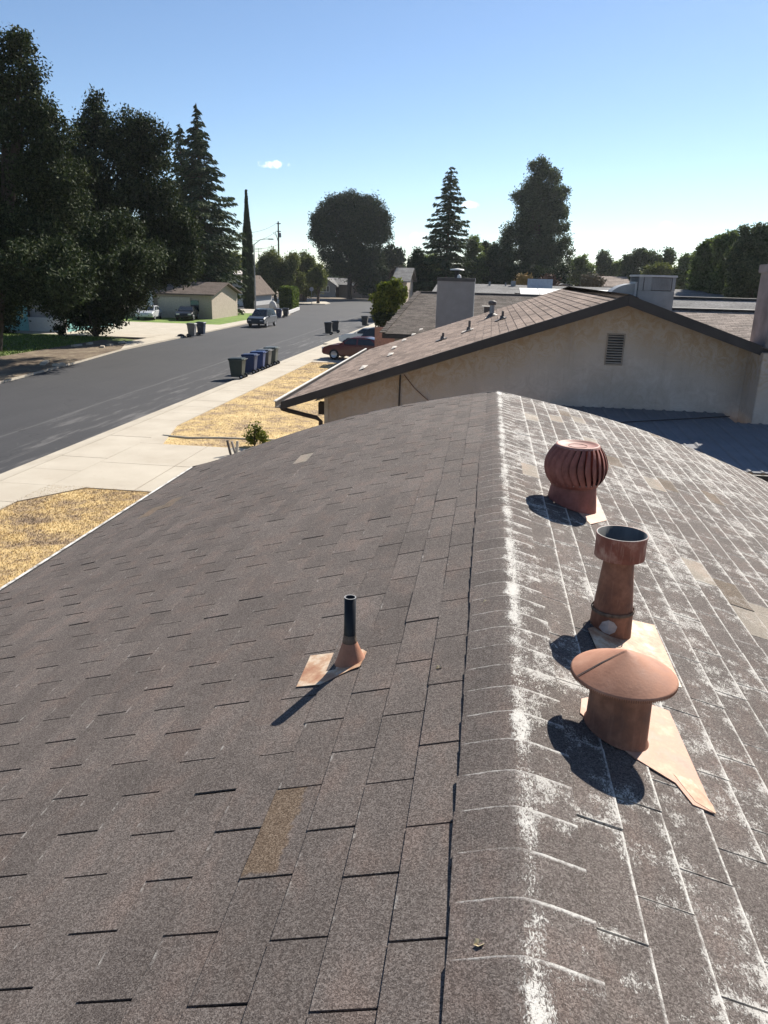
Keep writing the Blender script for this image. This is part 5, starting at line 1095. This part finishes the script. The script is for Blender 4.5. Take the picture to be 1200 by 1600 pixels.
# eucalyptus-like tall tree
Y = 122
tree('tall_grey_green_tree', 'tallest grey green tree right of the tiered redwood', 'tree', base_at(840, Y), pxblobs([(843, 258, 11), (834, 262, 8), (865, 275, 10), (850, 285, 20), (832, 290, 15), (880, 300, 8), (815, 310, 12), (845, 315, 27), (868, 310, 18), (806, 305, 6), (830, 340, 26), (860, 345, 24), (875, 330, 12), (800, 365, 16), (835, 375, 26), (812, 390, 20), (790, 385, 12),
     (855, 385, 20), (875, 380, 16), (868, 405, 22), (840, 415, 26), (885, 395, 10), (805, 415, 22), (795, 400, 14), (826, 300, 9), (858, 265, 7), (876, 355, 12)], Y), EUC, 3200, 26, .46, .15, .4, limbs=12, shell=.55, lumps=18)
GT = 'background trees beyond the rooftops'
MISC = [('mid_green_tree', 'mid green tree at the right foot of the tiered redwood', 740, 118, [(738, 390, 13), (748, 405, 16), (735, 420, 20), (752, 430, 16), (740, 378, 8)], MIDG, 600),
 ('mid_green_tree', 'green tree at the left foot of the tiered redwood', 672, 118, [(668, 415, 16), (680, 425, 20), (662, 435, 18), (690, 440, 18)], MIDG, 600),
 ('dark_conical_tree', 'dark cone shaped tree left of the tiered redwood', 652, 112, [(653, 398, 8), (650, 412, 13), (655, 430, 18), (645, 445, 16), (662, 450, 20)], PINE, 650),
 ('dark_conical_tree', 'dark pointed tree between the redwood and tallest tree', 759, 125, [(759, 388, 7), (760, 405, 12), (757, 425, 18)], PINE, 480),
 ('mid_green_tree', 'rounded green tree before the tallest tree', 775, 118, [(772, 392, 11), (780, 410, 20), (770, 430, 22), (795, 432, 20)], EUC, 750),
 ('mid_green_tree', 'low green tree at the left foot of the tallest tree', 820, 112, [(815, 435, 18), (835, 438, 18), (855, 436, 18), (875, 432, 16)], PINE, 650),
 ('mid_green_tree', 'pale green tree just right of the tallest tree', 902, 130, [(898, 415, 12), (908, 412, 12), (915, 425, 14), (900, 430, 14)], MIDG, 480),
 ('open_crowned_tree', 'small open crowned dark tree on the right skyline', 943, 140, [(943, 402, 8), (938, 412, 9), (950, 408, 6), (942, 422, 11)], EUC, 260),
 ('mid_green_tree', 'low tree right of the open crowned tree', 962, 140, [(958, 422, 12), (970, 420, 10), (950, 430, 12)], MIDG, 330),
 ('broad_dark_tree', 'broad dark tree behind the roof cooler', 1010, 120, [(1003, 402, 13), (985, 412, 12), (1022, 405, 14), (1000, 420, 20), (1028, 420, 18), (1045, 402, 11), (980, 430, 14)], EUC, 900),
 ('mid_green_tree', 'yellowish green tree right behind the cooler', 1030, 95, [(1025, 425, 13), (1040, 432, 14), (1015, 432, 10), (1058, 440, 14)], OLV, 420),
 ('broad_dark_tree', 'dark rounded tree left of the tall hedge trees', 1070, 95, [(1068, 420, 16), (1060, 440, 18), (1080, 440, 18), (1075, 410, 10)], MIDG, 650)]
for (nm, lab, px, Y, L, mt, n) in MISC: tree(nm, lab, 'tree', base_at(px, Y), pxblobs(L, Y), mt, int(n*1.2), 22, .40, .16, .22, GT)
# right side row of tall upright trees
for (px, Y, L, mt, lab) in [(1110, 62, [(1103, 392, 10), (1112, 385, 9), (1098, 410, 14), (1112, 415, 20), (1105, 440, 24), (1095, 455, 18), (1120, 400, 12)], MIDG, 'upright green tree, leftmost of the tall hedge row at right'),
                   (1140, 60, [(1130, 380, 10), (1142, 375, 10), (1136, 395, 16), (1140, 420, 24), (1135, 445, 26), (1150, 385, 12)], MIDG, 'upright green tree in the middle of the tall hedge row at right'),
                   (1180, 54, [(1165, 368, 10), (1178, 366, 12), (1192, 366, 12), (1170, 390, 22), (1192, 395, 22), (1175, 425, 30), (1160, 445, 26), (1195, 445, 30), (1155, 410, 16)], EUC, 'grey green bushy tree in front of the tall hedge row'),
                   (1230, 58, [(1215, 362, 16), (1235, 365, 20), (1225, 400, 30), (1250, 430, 36), (1212, 440, 26)], MIDG, 'upright green tree cut by the right picture edge')]:
    tree('upright_tree', lab, 'tree', base_at(px, Y), pxblobs(L, Y), mt, 2300, 22, .24, .10, .2, 'tall hedge trees at right', shell=.6)
# remote tree line closing the horizon
k = 0
bl = []
for px in list(range(330, 640, 16))+list(range(640, 1260, 20))+list(range(-80, 330, 30)):
    Y = rng.uniform(215, 300); c = at_y(px, 430, Y); hgt = rng.uniform(4.5, 8.2); 
    bl.append((c[0], Y, hgt*.5, hgt*.75, hgt*.6, hgt*.55))
C, A, B = blob_leaves(bl, 5200, 12, .7, .5); o = quads('far_wood', C, A, B, leaf_mat('far_tree_leaves', (.03, .045, .025), (.055, .075, .04), (.09, .115, .06), .15), None); tag(o, kind='stuff', label='distant belt of trees along the horizon', cat='wood')
# reddish and golden shrubs near far roofs
for (px, py, r, Y, mt, lab) in [(818, 440, 5, 70, simple('golden_dead_leaves', (.30, .20, .07), .9), 'golden withered shrub beyond the pale roof'), (856, 443, 8, 70, simple('russet_leaves', (.12, .07, .05), .9), 'russet shrub beside the bluish panel'),
                                (925, 441, 11, 80, simple('tan_leaves', (.16, .13, .08), .9), 'tan brown shrubs behind the white patio roof'), (622, 428, 9, 120, simple('twiggy_brown', (.10, .075, .06), .9), 'twiggy brown tree beside the distant grey roof')]:
    L = [(px, py, r), (px+r*.8, py+2, r*.8), (px-r*.8, py+2, r*.8)]; bl = pxblobs(L, Y); e = empty('small_shrub', base_at(px, Y), label=lab, cat='shrub'); C, A, B = blob_leaves(bl, 160, 10, .25, .15); quads('crown', C, A, B, mt, e); MB().tube([base_at(px, Y), (bl[0][0], bl[0][1], bl[0][2])], [.08, .03], 6).build('stem', BARK, e)
# small bush and stakes on the near lawn
p = at_z(398, 697, .1); e = empty('small_lawn_bush', p, label='small leggy green bush on the dry lawn above the roof edge', cat='shrub')
bl = pxblobs([(402, 668, 6), (396, 680, 9), (408, 682, 8), (392, 686, 6), (414, 690, 5)], float(p[1])); C, A, B = blob_leaves(bl, 70, 14, .07, .045); quads('crown', C, A, B, LEM, e)
b = MB(); [b.tube([p, p+[dx, dy, .35], p+[dx*2, dy*2, .65]], [.02, .015, .008], 5) for dx, dy in ((0, 0), (.1, .05), (-.12, 0), (.05, -.1))]; b.build('stems', BARK, e)
for (x0, y0, x1, y1, mm_, lab) in [(355, 688, 361, 712, dark_trim, 'dark leaning stake left of the pair by the driveway'), (371, 689, 370, 709, simple('weathered_pale_wood', (.42, .38, .33), .9), 'pale upright stake right of the pair by the driveway'), (362, 690, 367, 706, simple('weathered_grey_wood', (.2, .18, .165), .9), 'grey slanting brace between the two stakes')]:
    p = at_z(363, 712, .1); Y = float(p[1]); a_, b__ = at_y(x0, y0, Y), at_y(x1, y1, Y); a_, b__ = np.array(a_), np.array(b__); b__ = b__+(b__-a_)*(b__[2]-.08)/max(.05, (a_[2]-b__[2])); tag(MB().bar(a_, b__, .07, .05).build('wooden_stake', mm_), lab, 'stake', 'stakes by the driveway')

# ------------------------------------------------------------------ street furniture
Y = 106; a_ = base_at(398, Y); zt_p = top_z(397, 381, Y); e = empty('street_light', a_, label='grey street light with curved arm beside the cypress', cat='street light')
MB().tube([a_, (a_[0], a_[1], zt_p)], [.11, .07], 10).build('pole', GM, e); hd = at_y(420, 373.5, Y)
MB().tube([(a_[0], a_[1], zt_p-.1), (a_[0]+.9, a_[1], zt_p+.55), (hd[0]-.4, a_[1], hd[2]), (hd[0], a_[1], hd[2])], [.05, .04, .035, .03], 8).build('arm', GM, e)
MB().box(hd[0]-.1, hd[0]+.65, Y-.14, Y+.14, hd[2]-.08, hd[2]+.06).build('lamp_head', GM, e, bevel=.03)
Y = 152; a_ = base_at(436, Y); zt_p = top_z(435, 346, Y); WOOD = simple('creosoted_pole_wood', (.045, .035, .03), .9); e = empty('utility_pole', a_, label='dark wooden utility pole rising behind the olive green trees', cat='utility pole')
MB().tube([a_, (a_[0], a_[1], zt_p)], [.20, .13], 10).build('pole', WOOD, e)
for z in (zt_p-.4, zt_p-1.8): MB().box(a_[0]-.3, a_[0]+.5, Y-.07, Y+.07, z-.08, z+.08).build('crossarm', WOOD, e)
q = at_y(430, 362, Y); MB().tube([(a_[0], Y, q[2]-2.0), (q[0], Y, q[2])], [.08, .05], 6).tube([(q[0]+.3, Y, q[2]-.8), (q[0]-.5, Y, q[2]-.1)], [.04, .03], 6).build('brace', WOOD, e)
MB().lathe([(.22, 0), (.22, .8), (.15, .85), (.001, .86)], (a_[0]+.35, Y, zt_p-2.9), 12).build('transformer', GM, e)
wm = simple('black_cable', (.03, .03, .03), .6)
def cable(p0, p1, sag, lab, r=.03):
    p0, p1 = np.array(p0, float), np.array(p1, float); pts = [p0+(p1-p0)*t-[0, 0, sag*4*t*(1-t)] for t in np.linspace(0, 1, 14)]; tag(MB().tube(pts, r, 5).build('power_line', wm), lab, 'cable', 'power lines left of the pole')
cable((a_[0]-.3, Y, zt_p-.3), at_y(330, 348, 120), 1.6, 'upper thin power line sagging left from the pole top')
cable((a_[0]-.3, Y, zt_p-1.7), at_y(330, 349, 118), 2.2, 'second thin power line just below the top one')
cable((a_[0], Y, top_z(436, 382, Y)), at_y(330, 372, 118), 1.2, 'lowest thin power line crossing behind the cypress')
a_ = at_z(487, 475, .12); Y = float(a_[1]); zt_p = top_z(487, 449, Y); e = empty('stop_sign', a_, label='small octagonal road sign on a thin post at the far corner, seen from behind', cat='sign')
MB().tube([a_, (a_[0], a_[1], zt_p)], [.04, .04], 8).build('post', GM, e); MB().lathe([(.38, -.01), (.38, .01), (.001, .011)], (a_[0], Y-.05, zt_p-.3), 8, axis=(0, 1, 0), smooth=False).build('sign_plate', simple('bare_aluminium_plate', (.35, .34, .34), .5), e)
# TV aerial
p = base_at(405, 130); t_ = top_z(405, 388, 130); e = empty('roof_aerial', (p[0], p[1], t_-3), label='faint thin roof aerial above the olive green tree', cat='aerial'); MB().tube([(p[0], p[1], t_-6), (p[0], p[1], t_)], .03, 6).build('mast', wm, e)
b = MB(); [b.bar((p[0]-.6, p[1]+k*.02, t_-k*.25), (p[0]+.6, p[1]+k*.02, t_-k*.25), .04) for k in range(3)]; b.build('elements', wm, e)

# ------------------------------------------------------------------ air
hz = MB().box(-420, 420, -60, 520, -1.1, 60).build('haze', bpy.data.materials.new('thin_haze')); hz['kind'] = 'stuff'
hm = hz.data.materials[0]; hm.use_nodes = True; hn = hm.node_tree; hn.nodes.remove(hn.nodes['Principled BSDF'])
pv = hn.nodes.new('ShaderNodeVolumePrincipled'); pv.inputs['Color'].default_value = (.88, .93, 1, 1); pv.inputs['Density'].default_value = HAZE; pv.inputs['Anisotropy'].default_value = .6
hn.links.new(pv.outputs[0], hn.nodes['Material Output'].inputs['Volume'])
